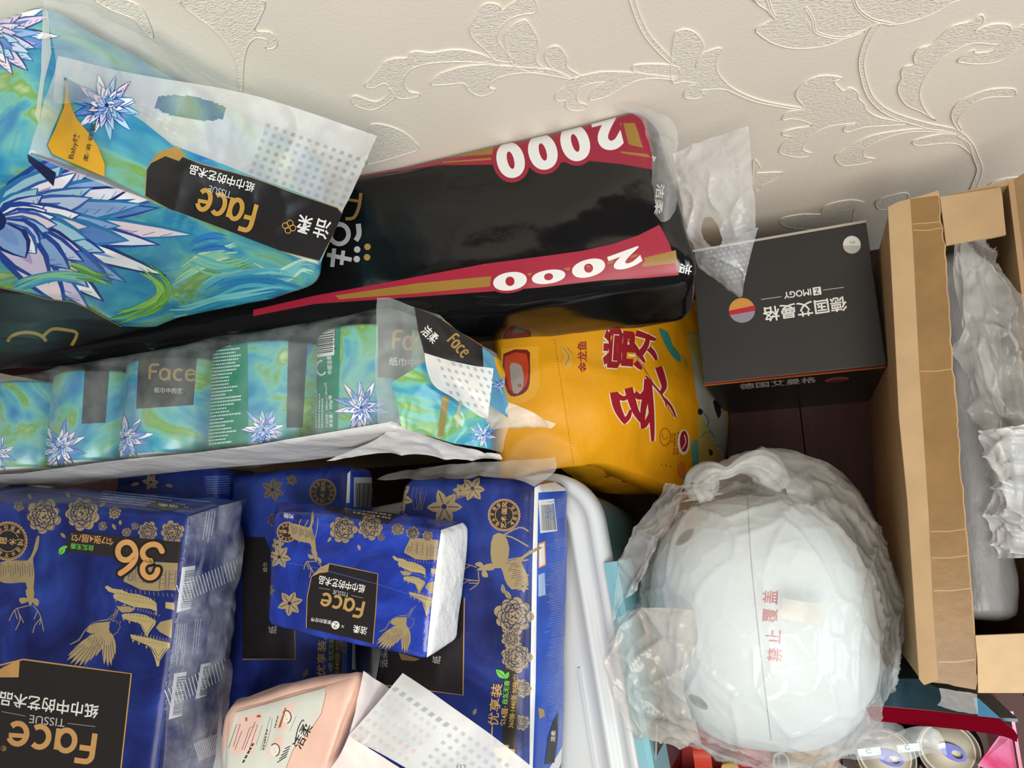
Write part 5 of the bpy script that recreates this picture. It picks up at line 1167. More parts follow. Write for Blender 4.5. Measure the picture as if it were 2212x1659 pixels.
# pink pack at the bottom with its wide handle strip
q = kP
c8 = [atz(*q(118, 292), .578), atz(*q(990, 55), .592), atz(*q(895, 470), .60), atz(*q(90, 760), .585), atz(*q(150, 240), .505), atz(*q(1080, 60), .505), atz(*q(1010, 420), .505), atz(*q(160, 900), .505)]
c8[2] = atz(*q(740, 760), .60); c8[6] = atz(*q(860, 800), .505)
pk, vf = navy('tissue_pack', c8, 'pale pink tissue pack with drawn faces panel and wide clear handle, bottom edge', 'tissue pack', 44, .012, .006, .0025, 12, m=mat('pink_film', '#ecc3b2', .35, .4, var=.05, vscale=20, bmp=(30, .3, .005)))
P = Print(vf, 12)
cream = [(178, 320), (745, 162), (750, 200), (720, 330), (640, 450), (540, 560), (490, 690), (60, 690), (110, 540)]
P.poly(q(cream), '#d9dcd2'); P.stroke(q(cream[:7]), 1.3, '#b07a5c')
P.poly(q([(130, 590), (195, 350), (345, 318), (290, 580)]), '#efcdc2'); P.poly(q([(430, 440), (480, 285), (560, 250), (505, 430)]), '#efcdc2'); P.poly(q([(370, 590), (420, 490), (490, 460), (460, 590)]), '#efcdc2')
for pth in ([(130, 550), (180, 400), (205, 395), (160, 540)], [(215, 560), (265, 420), (315, 400), (262, 555)], [(230, 560), (300, 380)], [(170, 560), (215, 440)]): P.stroke(q(pth), 1.2, '#5b4a40')
P.poly(q(ell(243, 365, 7, 14, 12)), '#a5622f'); P.poly(q(ell(322, 345, 14, 9, 12)), '#a5622f')
for c_ in ((498, 350), (425, 560)):
    P.poly(q(ell(*c_, 30, 40, 18)), '#f1e4da'); P.stroke(q(ell(*c_, 30, 40, 18, 0, -2.4, 1.4)), 2.2, '#3a3230'); P.stroke(q([(c_[0] - 8, c_[1] - 5), (c_[0] - 2, c_[1] - 8)]), .9, '#3a3230'); P.stroke(q([(c_[0] - 2, c_[1] + 15), (c_[0] + 6, c_[1] + 13)]), .9, '#3a3230')
P.poly(q([(445, 420), (490, 290), (498, 295), (462, 415)]), '#a5622f')
P.stroke(q([(550, 530), (570, 430), (600, 370), (610, 380)]), 2.2, '#2f2927', 3); P.text('洁柔', q(600, 470), 70 / q.s, '#2f2927', -62, w=170 / q.s, bold=.01)
for k in range(5): P.stroke(q([(440 + k * 12, 640 - k * 22), (500 + k * 6, 600 - k * 16)]), 2, '#2f2927')
P.stroke(q([(335, 560), (375, 420), (395, 350), (408, 360), (395, 440), (360, 560)]), 1, '#6b5a50'); small_text(P, q(345, 560), (40 / q.s, -190 / q.s), (14 / q.s, 3 / q.s), 1, '#5b4a40', 3, .6, 10); small_text(P, q(420, 420), (30 / q.s, -110 / q.s), (14 / q.s, 3 / q.s), 1, '#5b4a40', 4, .6, 8); small_text(P, q(215, 640), (70 / q.s, -130 / q.s), (20 / q.s, 4 / q.s), 1, '#3a3230', 5, .6, 6)
P.stroke(q([(305, 530), (345, 400)]), .8, '#6b5a50'); P.stroke(q([(520, 440), (560, 345)]), .8, '#6b5a50')
P.build('printed_panel', pk, 'cream panel with small drawn faces and brush lettering')
s = sheet([[atz(*q(x, y), z) for x, y, z in r] for r in ([(990, 56, .596), (1070, 110, .575), (1160, 175, .545)], [(945, 260, .602), (1010, 290, .588), (1080, 320, .56)], [(893, 470, .61), (930, 465, .60), (1000, 420, .575)])], 20, 20, .002, 25, 0, 10, 3)
mesh('gusset', s[0], s[1], mat('pale_pink_film', '#f3e6e2', .35, .4, bmp=(30, .3, .004)), pk, label='pale folded gusset at the end')
s = sheet([[atz(*q(x, y), z) for x, y, z in r] for r in ([(893, 472, .611), (1050, 570, .60), (1260, 700, .59)], [(840, 590, .608), (1000, 660, .60), (1150, 760, .59)], [(770, 690, .606), (900, 740, .60), (1050, 800, .59)])], 20, 16, .002, 25, 0, 10, 4)
mesh('gusset', s[0], s[1], mat('pink_gusset_film', '#f0d6d0', .35, .4, bmp=(30, .3, .004)), pk)
s = sheet([[atz(*q(x, y), z) for x, y, z in r] for r in ([(1238, 70, .56), (1600, 320, .555), (1850, 500, .55), (2150, 740, .545)], [(1080, 260, .585), (1400, 480, .575), (1650, 650, .565), (1950, 840, .56)], [(893, 470, .612), (1200, 640, .60), (1400, 760, .59), (1600, 880, .58)])], 50, 24, .0015, 20, 0, 10, 5)
hd = mesh('carry_handle', s[0], s[1], film('pink_handle_film', '#eef0ef', .74, .22, (60, .2, .003), .1), pk, label='wide clear perforated handle strip')
P = Print(s, 20)
dots(P, q(1195, 140), (125 * 1.0, 87), (-18, 13), 8, 1, '#aab0b6', .5)
for r_ in range(7): dots(P, q(1150 - 45 * r_, 190 + 50 * r_), (330 / q.s, 225 / q.s), (-35 / q.s, 40 / q.s), 8, 1, mat('dot_pink', '#d9c6bf', .4) if r_ > 2 else '#c9ccce', .45)
for r_ in range(6): dots(P, q(1570 - 40 * r_, 390 + 45 * r_), (420 / q.s, 300 / q.s), (-35 / q.s, 40 / q.s), 9, 1, '#b9bdc0', .45)
P.text('(，吃)', q(1615, 662), 24 / q.s, '#3a3836', 6) if 0 else P.stroke(q([(1590, 655), (1582, 668), (1590, 680)]), 1.2, '#3a3836')
P.stroke(q([(1608, 655), (1610, 675)]), 1.2, '#3a3836'); P.stroke(q([(1622, 655), (1640, 660), (1632, 675)]), 1.2, '#3a3836')
P.build('embossed_dots', hd, kind='stuff')

# ------------------------------------------------------------------ yellow rice bag leaning behind the bin
q = kR
rb_ = root('rice_bag', (-.2, .17, 0), 'yellow rice bag with red brush lettering leaning behind the white lid', 'rice bag')
rows_px = [  # front edge to back edge across the bag, from handle (top) to foot
    ([(1086, 1040), (1086, 960), (1086, 860), (1082, 740), (1078, 640)], .405),
    ([(1150, 1022), (1155, 950), (1155, 850), (1150, 730), (1148, 630)], .385),
    ([(1238, 1008), (1232, 940), (1225, 840), (1215, 740), (1205, 620)], .345),
    ([(1312, 1004), (1320, 930), (1315, 840), (1300, 740), (1290, 610)], .30),
    ([(1400, 1032), (1410, 930), (1405, 840), (1390, 730), (1380, 600)], .225),
    ([(1470, 1060), (1480, 960), (1475, 850), (1458, 740), (1445, 610)], .15),
    ([(1512, 1076), (1530, 980), (1530, 870), (1512, 760), (1490, 640)], .08),
    ([(1535, 1075), (1562, 990), (1566, 880), (1545, 780), (1515, 660)], .03),
    ([(1540, 1070), (1565, 985), (1570, 880), (1550, 780), (1518, 660)], .004)]
bul = [.0, .012, .02, .012, .0]
ctrl = []
for pts_, z in rows_px: ctrl.append([atz(x, y, z + bul[i] * (1 if .05 < z < .36 else .2)) for i, (x, y) in enumerate(pts_)])
fr_ = sheet(ctrl, 46, 60, .0022, 16, .003, 8, 3)
# make a closed body: front sheet plus a back sheet pushed behind
nu, nv = 46, 60; Vf = fr_[0]; back = []
for i in range(nv):
    for j in range(nu):
        v = Vf[i * nu + j]; t_ = i / (nv - 1); e_ = min(j, nu - 1 - j) / (nu / 2)
        dth = (.012 + .085 * math.sin(min(1, t_ * 1.25) * math.pi / 2)) * min(1, .55 + e_)
        back.append(Vector((max(v.x - dth * .9, -.425), v.y + (-.012 if j < nu / 2 else .0) * 0, max(.003, v.z - dth * .3))))
V = list(Vf) + back; n0 = nu * nv; Fc = list(fr_[1]) + [tuple(n0 + k for k in f[::-1]) for f in fr_[1]]
ring = [j for j in range(nu)] + [i * nu + nu - 1 for i in range(1, nv)] + [(nv - 1) * nu + j for j in range(nu - 2, -1, -1)] + [i * nu for i in range(nv - 2, 0, -1)]
for a, b in zip(ring, ring[1:] + ring[:1]): Fc.append((a, b, n0 + b, n0 + a))
m_rice = mat('yellow_woven_film', '#e39d12', .42, .35, var=.06, vscale=12, bmp=(22, .35, .006))
mesh('bag_body', V, Fc, m_rice, rb_)
P = Print((fr_[0], fr_[1]), 12); P.lift0 = .0005
RR, CR = '#9c1f2b', '#f0ddc0'
hole_pts = [(290, 480), (460, 450), (480, 520), (478, 690), (450, 750), (400, 778), (340, 780), (300, 700)]
P.poly(q([(270, 440), (540, 420), (550, 700), (520, 780), (440, 830), (330, 840), (280, 800)]), '#e9a92c'); P.poly(q(hole_pts), '#7a1f12', 2); P.poly(q([(300, 500), (455, 480), (465, 660), (430, 730), (360, 750), (320, 690)]), '#c2401c', 2); P.poly(q([(335, 570), (370, 545), (420, 570), (435, 660), (420, 740), (360, 760)]), '#a79a90', 2); P.text('金', q(405, 705), 36 / q.s, '#9c3a35', -90, w=34 / q.s, bold=.02)
for k in range(48):
    t_ = k / 47; xa, ya = 655 + (795 - 655) * t_ ** 1.0, 380 + 910 * t_; P.stroke(q([(xa, ya), (xa + 1.5, ya + 9)]), 1.0, '#6b4c14')
wu = [([(1082, 755), (1100, 850), (1130, 920), (1165, 975)], 62), ([(1185, 725), (1205, 800), (1240, 900), (1300, 985)], 62), ([(1325, 660), (1315, 760), (1290, 880), (1285, 1015)], 56), ([(1330, 690), (1345, 850), (1355, 1000), (1358, 1105)], 46), ([(1090, 770), (1150, 800), (1190, 770)], 40), ([(1150, 965), (1185, 930), (1200, 880)], 40), ([(1230, 760), (1270, 790), (1320, 720)], 44), ([(1290, 1000), (1320, 960), (1350, 880)], 40)]
mi_ = [([(1205, 400), (1260, 480), (1300, 540)], 40), ([(1240, 330), (1300, 350), (1380, 380)], 46), ([(1270, 480), (1310, 420), (1330, 340)], 46), ([(1330, 440), (1365, 480), (1385, 525)], 40), ([(1235, 540), (1280, 590)], 46)]
da = [([(1400, 575), (1425, 650), (1440, 715), (1415, 765)], 52), ([(1310, 640), (1380, 720), (1440, 800), (1455, 860)], 16), ([(1440, 800), (1490, 860), (1525, 935)], 22)]
for off, col, bo in ((16, CR, .10), (0, RR, .05)):
    P.text('常', q(1120, 440), (230 + off) / q.s, col, -86, w=(290 + off) / q.s, bold=bo)
    for pth, w_ in wu + mi_ + da: P.stroke(q(smooth(pth, 4, False)), (lambda t_, w_=w_, off=off: (w_ * (1 - .55 * t_ * t_) + off) / q.s), col)
P.stroke(q([(1180, 380), (1260, 520), (1330, 640), (1420, 780), (1510, 930)]), 1.5, '#7a4a12', 3)  # fold in the bag, its crease shade painted as a dark stroke
P.text('金龙鱼', q(855, 500), 68 / q.s, RR, -92, w=225 / q.s, bold=.04)
P.poly(q([(700, 440), (735, 430), (775, 470), (785, 540), (760, 590), (725, 580), (705, 540), (720, 500)]), '#d9a33a', 2); P.stroke(q([(720, 440), (760, 500), (730, 560)]), 1.6, '#b05a28', 3); P.stroke(q([(745, 435), (780, 480)]), 1.4, '#b05a28')
P.stroke(q(ell(1447, 1075, 38, 62, 22)), 2.4, '#b06a18', closed=True); P.stroke(q([(1425, 1050), (1437, 1090), (1470, 1075)]), 1.8, '#b06a18', 3); small_text(P, q(1505, 1200), (10 / q.s, -210 / q.s), (45 / q.s, 3 / q.s), 2, '#a5641c', 3, .55, 8); P.text('大米', q(1498, 1085), 26 / q.s, '#a5641c', -88, w=80 / q.s)
P.poly(q(ell(1580, 1112, 44, 92, 24)), '#efe3d2'); P.poly(q(ell(1582, 1105, 30, 76, 24)), RR); P.stroke(q([(1570, 1160), (1595, 1110), (1585, 1060)]), 2, '#efe3d2', 3)
P.poly(q(ell(1565, 1310, 32, 62, 20)), '#d9742c'); P.poly(q([(1580, 1380), (1590, 1340), (1640, 1340), (1640, 1260), (1680, 1240), (1690, 1400)]), '#4f9a95', 2); P.poly(q([(1640, 1120), (1680, 1100), (1690, 1250), (1640, 1230)]), '#5ba39b', 2)
P.poly(q([(1400, 300), (1470, 330), (1500, 420), (1545, 470), (1560, 540), (1500, 500), (1450, 420)]), '#3f8f84', 2); P.poly(q([(1560, 480), (1600, 520), (1615, 600), (1580, 560)]), '#b79a2c', 2)
for k in range(3): P.poly(ell(*q(1420 + k * 34, 1270 + k * 7), 1.4, n=8), '#7a551a')
# foot of the bag: white cranes and orchid leaves
P.poly(q([(1600, 330), (1640, 560), (1690, 760), (1680, 1000), (1690, 1200), (1680, 1420), (1960, 1260), (1900, 900), (1800, 640), (1700, 330)]), '#c9b25a'); P.poly(q([(1640, 430), (1700, 640), (1760, 760), (1870, 900), (1910, 1210), (1880, 1240), (1800, 1130), (1700, 900), (1660, 700)]), '#b9bdb6', 2)
for pts_ in ([(1790, 820), (1830, 815), (1850, 900), (1825, 940)], [(1690, 870), (1720, 890), (1700, 920), (1680, 900)], [(1760, 1160), (1790, 1180), (1780, 1210), (1765, 1200)]): P.poly(q(pts_), '#26262a', 2)
for pth in ([(1700, 1080), (1740, 1040), (1790, 1050)], [(1720, 900), (1760, 960), (1740, 1000)], [(1800, 1130), (1860, 1160), (1880, 1210)], [(1750, 1000), (1800, 1080)]): P.stroke(q(pth), 3, '#7f9a62', 3)
P.build('printed_design', rb_, 'red brush lettering with cream outline and small emblems')
s = sheet([[atz(*q(x, y), z) for x, y, z in r] for r in ([(700, 1300, .33), (800, 1290, .322), (1020, 1275, .28), (1300, 1330, .19), (1660, 1410, .07)], [(800, 1390, .25), (900, 1400, .24), (1050, 1400, .2), (1250, 1440, .13), (1600, 1440, .04)], [(850, 1450, .16), (950, 1460, .15), (1080, 1480, .12), (1200, 1490, .08), (1500, 1480, .012)])], 40, 20, .002, 18, .002, 10, 4)
sg = mesh('side_gusset', s[0], s[1], m_rice, rb_)
P = Print(s, 12); P.text('五常大米', q(1240, 1385), 60 / q.s, RR, 8, w=200 / q.s, bold=.05); P.text('金龙鱼', q(1085, 1345), 22 / q.s, '#8a4a2a', -12, w=150 / q.s, bold=.02); P.build('gusset_print', sg)

# ------------------------------------------------------------------ white helmet in a knotted clear bag
q = kH
hc = atz(1642, 1333, .285)
carton('cardboard_carton', (hc.x - .10, hc.y - .10, 0), (hc.x + .085, hc.y + .09, .158), 'small brown carton hidden beneath the bagged helmet')
he = root('helmet', (hc.x, hc.y, .16), 'white open-face helmet with red lettering, wrapped in a clear bag', 'helmet')
rx, ry, rz = .123, .140, .130; rows = []; nr, ncol = 34, 64
for i in range(nr):
    e_ = math.radians(90 - 152 * i / (nr - 1)); row = []
    for k in range(ncol):
        a = 2 * math.pi * k / ncol; ce = max(math.cos(e_), 0) ** .8; sq_ = (abs(math.cos(a)) ** 2.5 + abs(math.sin(a)) ** 2.5) ** (-1 / 2.5); ce *= sq_
        x_, y_, z_ = rx * ce * math.cos(a), ry * ce * math.sin(a), rz * math.sin(e_)
        if x_ < 0: x_ *= 1.0 + .03 * (1 - abs(math.sin(a)))
        if z_ < -.03 and x_ < -.06: x_ = x_ + (-.06 - x_) * .35          # face opening side draws in
        row.append(hc + Vector((x_, y_, z_)))
    rows.append(row)
g = G().grid(rows, closed_u=True); m_helm = mat('white_helmet_shell', '#e0eaee', .4, .5)
g.build('shell', m_helm, he, smooth=True); hv = (g.v, g.f)
zb = min(v.z for v in g.v)
trim = [hc + Vector((-.128 + .02 * abs(t_), .115 * t_, -.02 - .05 * (1 - t_ * t_))) for t_ in np.linspace(-1, 1, 20)]
G().tube(trim, .007, 0, 8).build('face_trim', mat('trim_rubber', '#b9b3a4', .5), he, smooth=True)
G().lathe((hc.x, hc.y, 0), [(.09, .161), (.098, .164), (.1, .172), (.092, .18)], n=40).build('neck_trim', mat('trim_rubber', '#b9b3a4', .5), he, smooth=True)
P = Print(hv, 10)
P.stroke(q([(968, 235), (985, 560), (1010, 830), (1045, 1150), (1090, 1520)]), 2.4, '#9aa0a2', 4)
for (c_, rt) in (((655, 492), -.75), ((722, 1325), .62)):
    P.poly(ell(*q(*c_), 25, 10, 20, rt), '#8a8a88'); P.poly(ell(*q(c_[0] + 4, c_[1] - 3), 18, 6, 18, rt), '#55565a')
for ch, c_ in (('盖', (1085, 795)), ('覆', (1085, 888)), ('止', (1100, 995)), ('禁', (1108, 1088))): P.text(ch, q(*c_), 76 / q.s, '#c24a55', -86, w=70 / q.s, bold=.02)
P.build('printed_lettering', he, 'red warning lettering and centre seam')
sil = [(1500, 1062), (1530, 1010), (1590, 985), (1650, 968), (1720, 975), (1790, 1005), (1860, 1062), (1893, 1120), (1910, 1180), (1914, 1205), (1940, 1240), (1966, 1288), (1955, 1330), (1935, 1385), (1915, 1430), (1890, 1500), (1858, 1550), (1800, 1582), (1700, 1615), (1620, 1630), (1552, 1633), (1530, 1605), (1470, 1598), (1400, 1580), (1352, 1556), (1346, 1500), (1325, 1470), (1318, 1400), (1330, 1345), (1328, 1300), (1338, 1230), (1368, 1170), (1385, 1145), (1440, 1110)]
SW = [atz(x, y, .235) for x, y in sil]; pol = sorted([(math.atan2(p.y - hc.y, p.x - hc.x), math.hypot(p.x - hc.x, p.y - hc.y)) for p in SW])
pa = np.array([p[0] for p in pol]); prr = np.array([p[1] for p in pol]); pa = np.concatenate([pa - 2 * math.pi, pa, pa + 2 * math.pi]); prr = np.tile(prr, 3)
hbag = root('plastic_bag', (hc.x, hc.y, .16), 'knotted translucent plastic bag wrapped around the white helmet', 'plastic bag')
rows = []; nb, mbn = 260, 130
for i in range(mbn):
    s_ = i / (mbn - 1); e_ = math.radians(90 - 145 * s_); row = []
    for k in range(nb):
        a = 2 * math.pi * k / nb - math.pi; rho = float(np.interp(a, pa, prr))
        base = math.hypot(rx * math.cos(a), ry * math.sin(a)) * (abs(math.cos(a)) ** 2.5 + abs(math.sin(a)) ** 2.5) ** (-1 / 2.5) + .009
        ce = max(math.cos(e_), 0); rad_ = base * ce ** .8
        fl2 = math.exp(-((e_ + .38) / .42) ** 2) if e_ > -.38 else math.exp(-((e_ + .38) / .5) ** 2)
        rad_ += max(0, rho - base) * fl2
        z_ = (rz + .008) * math.sin(e_)
        z_ = max(z_, .164 - hc.z)
        p = hc + Vector((rad_ * math.cos(a), rad_ * math.sin(a), z_))
        amt = min(1, max(0, (1.2 - e_) / 1.0))
        nz = noise.fractal(Vector((math.cos(a) * 3, math.sin(a) * 3, e_ * 1.2)), 1.0, 2.0, 3)
        dv = Vector((math.cos(a) * math.cos(e_) * 1.2, math.sin(a) * math.cos(e_) * .8, math.sin(e_)))
        v1 = noise.voronoi(dv * 2.3 + Vector((3.1, .7, 1.9)))[0]; v2 = noise.voronoi(dv * 4.6 + Vector((.3, 5.7, 1.1)))[0]
        out_ = .001 + .004 * amt * max(0, nz) + .0065 * math.exp(-(v1[1] - v1[0]) / .07) * (.4 + amt * .6) + .003 * math.exp(-(v2[1] - v2[0]) / .06) * (.3 + amt * .7)
        p += Vector((math.cos(a) * ce, math.sin(a) * ce, max(0, math.sin(e_)))).normalized() * out_ if ce > .01 else Vector((0, 0, out_))
        row.append(p)
    rows.append(row)
g = G().grid(rows, closed_u=True)
m_bag = film('helmet_bag_film', '#e0e2e0', .36, .1, None, .1); g.build('bag_film', m_bag, hbag, smooth=True)
# gathered knot and the fan of film above it
kn = smooth([tuple(atz(*q(x, y), z)) for x, y, z in ((735, 262, .35), (745, 205, .365), (800, 165, .375), (870, 165, .375), (940, 130, .368), (1020, 125, .36), (1080, 160, .35), (1140, 220, .335))], 6, False)
g = G().tube(kn, lambda t_: .012 + .006 * math.sin(t_ * 9 + .6), 0, 26)
for k, v in enumerate(g.v):
    a = (k % 26) / 26 * 2 * math.pi; c_ = Vector(kn[min(k // 26, len(kn) - 1)]); g.v[k] = c_ + (v - c_) * (1 + .16 * math.sin(a * 8 + k * .004))
g.build('knot', film('knot_film', '#cfcfcb', .34, .14, (60, .5, .004), .2), hbag, smooth=True, label='twisted knot of the bag')
P = Print((g.v, g.f), 8); 
for x_, y_ in ((740, 215), (765, 240), (720, 265), (985, 140), (1045, 120)): P.poly(q([(x_ - 14, y_ - 10), (x_ + 16, y_ + 2), (x_ + 24, y_ + 10), (x_ + 4, y_ + 4)]), '#5a5c60')
P.build('dark_folds', hbag.children[-1]) if 0 else None
s = sheet([[atz(*q(x, y), z) for x, y, z in r] for r in ([(960, 90, .30), (1080, 45, .29), (1250, 70, .28), (1420, 150, .26), (1540, 260, .24)], [(1140, 200, .34), (1230, 190, .325), (1350, 220, .30), (1500, 300, .27), (1620, 400, .24)], [(1180, 280, .345), (1300, 310, .33), (1420, 360, .30), (1560, 440, .27), (1660, 540, .23)], [(1240, 330, .34), (1360, 370, .325), (1500, 440, .295), (1600, 540, .26), (1668, 620, .22)])], 50, 40, .004, 20, .005, 14, 6)
mesh('bag_fan', s[0], s[1], film('helmet_bag_fan', '#d6d9d6', .3, .14, (25, .8, .008), .16), hbag, label='loose gathered film beside the knot')
s = sheet([[atz(*q(x, y), z) for x, y, z in r] for r in ([(370, 870, .42), (520, 850, .428), (700, 860, .435)], [(275, 980, .42), (470, 1000, .43), (730, 1010, .438)], [(270, 1180, .418), (460, 1220, .428), (650, 1230, .432)], [(345, 1420, .415), (500, 1470, .40), (700, 1400, .405)], [(370, 1450, .41), (560, 1515, .38), (730, 1510, .36)])], 60, 60, .003, 20, .003, 13, 7, crumple=.006, kfreq=20)
mesh('bag_side', *sheet([[atz(*q(x, y), z) for x, y, z in r] for r in ([(700, 240, .36), (640, 250, .37), (560, 270, .37)], [(640, 350, .40), (520, 400, .40), (400, 470, .405)], [(560, 480, .42), (440, 560, .42), (330, 620, .418)], [(480, 620, .425), (380, 720, .42), (300, 800, .42)], [(430, 760, .425), (350, 840, .422), (300, 930, .42)])], 40, 60, .003, 20, .003, 13, 9, crumple=.006, kfreq=18), film('helmet_bag_side', '#d9dbdd', .34, .12, None, .1), hbag, label='loose film of the bag beside the bin lid')
s = (s[0], s[1])
mesh('bag_flap', s[0], s[1], film('helmet_bag_flap', '#d3cdc4', .45, .12, None, .12), hbag, label='crinkled loose flap of the bag')
s = sheet([[atz(*q(x, y), z) for x, y, z in r] for r in ([(1150, 800, .440), (1270, 820, .438), (1388, 832, .43)], [(1135, 900, .440), (1250, 925, .437), (1350, 955, .43)])], 10, 8, .001, 30)
mesh('bag_patch', s[0], s[1], film('bag_patch', '#c9c4b8', .55, .3, None), hbag, label='square greyish patch stuck on the bag')

# ------------------------------------------------------------------ drinks carton with cans, bottom right
q = kQ
zc = .305
cx0, cx1, cy0, cy1 = .036, .174, -.36, -.196
can_root = root('drinks_carton', ((cx0 + cx1) / 2, (cy0 + cy1) / 2, 0), 'open red and blue drinks carton holding cans, bottom right corner', 'carton')
m_redi = mat('carton_red_inside', '#6a0619', .6, .0); m_cteal = mat('carton_teal', '#2c5a70', .3); m_cteal_lit = mat('carton_teal_lit', '#5aa9da', .3); m_pink = ramp_mat('carton_pink', [(0.35, '#c93a6c'), (0.55, '#e59ac0'), (0.7, '#e9c9de')], 9, (1, 1, .5), .3, 1, None)
def wallp(name, a, b, m):
    return G().box(a, b).build(name, m, can_root)
wallp('left_wall', (cx0, cy0, 0), (cx0 + .003, cy1, .30), m_pink); wallp('right_wall', (cx1 - .003, cy0, 0), (cx1, cy1, .285), m_pink); wallp('back_wall', (cx0 + .003, cy1 - .003, 0), (cx1 - .003, cy1, .315), m_cteal); wallp('front_wall', (cx0 + .003, cy0, 0), (cx1 - .003, cy0 + .003, .30), m_pink)
wallp('base', (cx0 + .003, cy0 + .003, .001), (cx1 - .003, cy1 - .003, .141), mat('carton_grey_board', '#8b8378', .8))
def flapq(name, quad, m, t=(0, 0, -.002), zq=None):
    W = [atz(*q(x, y), z) for x, y, z in quad]; return G().slab(W, t).build(name, m, can_root)
flapq('back_flap', [(770, 120, .285), (1150, 125, .285), (1960, 520, .335), (640, 400, .335)], m_cteal)
flapq('flap_corner', [(1700, 320, .322), (1750, 320, .322), (1975, 525, .337), (1745, 500, .337)], m_cteal_lit)  # lit corner of the teal flap, its brightness painted as paler blue
W = [atz(*q(x, y), .335) for x, y in ((600, 398), (690, 396), (1200, 440), (1960, 520), (2040, 590), (2110, 640), (2150, 700), (2140, 765), (2060, 725), (1950, 690), (1500, 630), (1000, 580), (700, 548), (640, 490))]
tri = tessellate_polygon([[Vector((p.x, p.y, 0)) for p in W]]); n = len(W); g = G(); d_ = Vector((0, 0, -.003)); g.add(W + [p + d_ for p in W], [tuple(t_) for t_ in tri] + [tuple(i + n for i in t_[::-1]) for t_ in tri]); g.add(W + [p + d_ for p in W], [(i, (i + 1) % n, n + (i + 1) % n, n + i) for i in range(n)], 1)
g.build('red_flap', [m_redi, mat('torn_board_edge', '#d0b48c')], can_root, label='dark red inner fold of the flap')
flapq('side_flap', [(1960, 700, .31), (2090, 720, .315), (2160, 1150, .29), (1740, 1000, .31)], m_pink)
m_alu = mat('can_lid_metal', '#9a9384', .45, .5, metal=.5); m_tab = mat('can_tab_blue', '#2b2f6b', .3, metal=.5); m_can = mat('can_side', '#23263a', .3, metal=.6)
def can(pos, label, tabrot, grp='cans in the drinks carton'):
    o = root('drink_can', (pos.x, pos.y, .1415), label, 'can', grp); b = (pos.x, pos.y, 0); zt = zc
    G().lathe(b, [(.0, .143), (.024, .143), (.026, .147), (.0325, .155), (.033, .165), (.033, zt - .012), (.0285, zt - .001), (.028, zt)], n=36).build('can_body', m_can, o, smooth=True)
    G().lathe(b, [(.0285, zt - .001), (.0287, zt + .001), (.0278, zt + .0018), (.0268, zt + .001), (.026, zt - .004), (.0245, zt - .0055), (.023, zt - .0045), (0, zt - .004)], n=40).build('lid', m_alu, o, smooth=True)
    g = G(); pts_ = []
    ca, sa = math.cos(tabrot), math.sin(tabrot)
    out_ = ell(0, 0, .0125, .0075, 22)
    lo = [Vector((pos.x + x * ca - y * sa + .004 * ca, pos.y + x * sa + y * ca + .004 * sa, zt - .0015)) for x, y in out_]
    inn = [Vector((pos.x + (x * .42 + .004) * ca - y * .5 * sa + .004 * ca, pos.y + (x * .42 + .004) * sa + y * .5 * ca + .004 * sa, zt - .0015)) for x, y in out_]
    hi_ = [p + Vector((0, 0, .0012)) for p in lo]; hin = [p + Vector((0, 0, .0012)) for p in inn]
    g.grid([inn, lo, hi_, hin], closed_u=True, closed_v=True); g.build('tab', m_tab, o)
    return o
can(atz(*q(1450, 850), zc), 'silver can top with blue ring tab beside the pink carton wall', math.radians(-25))
can(atz(*q(815, 915), zc), 'can top partly behind the clear plastic strip, bottom edge', math.radians(-15))
s = sheet([[atz(*q(x, y), z) for x, y, z in r] for r in ([(230, 770, .33), (480, 750, .33), (900, 680, .335), (1150, 605, .34), (1350, 660, .34)], [(260, 850, .33), (560, 830, .338), (940, 800, .342), (1180, 770, .344), (1410, 760, .342)], [(300, 920, .325), (540, 940, .33), (900, 930, .334), (1150, 900, .335), (1420, 870, .335)])], 50, 22, .003, 40, .004, 25, 5)
ps = top(mesh('plastic_strip', s[0], s[1], film('recycling_strip', '#e6edf2', .34, .1, (60, .7, .005), .12)), 'clear plastic strip with small recycling marks lying over the cans', 'plastic strip')
P = Print(s, 14)
for (x0, y0) in ((525, 835), (920, 795)):
    P.poly(q([(x0, y0), (x0 + 230, y0 - 25), (x0 + 245, y0 + 55), (x0 + 15, y0 + 80)]), '#dfe8ea'); P.stroke(ell(*q(x0 + 115, y0 + 20), 5, n=12, a0=.3, a1=5.6), 1.4, '#3f8f84')
P.poly(q([(1335, 780), (1420, 765), (1425, 815), (1350, 835)]), '#dfe8ea')
P.build('recycling_labels', ps)
s = sheet([[atz(*q(x, y), z) for x, y, z in r] for r in ([(420, 560, .335), (640, 500, .33), (980, 600, .325)], [(270, 720, .335), (520, 700, .335), (960, 700, .328)], [(150, 900, .325), (260, 860, .33), (330, 900, .325)], [(130, 1080, .31), (250, 1080, .318), (480, 1060, .31)])], 30, 30, .004, 30, .005, 20, 2)
top(mesh('plastic_film', s[0], s[1], film('can_film', '#d9dbe0', .3, .12, (50, .7, .005), .12)), 'crumpled clear film hanging at the left side of the can carton', 'plastic film')

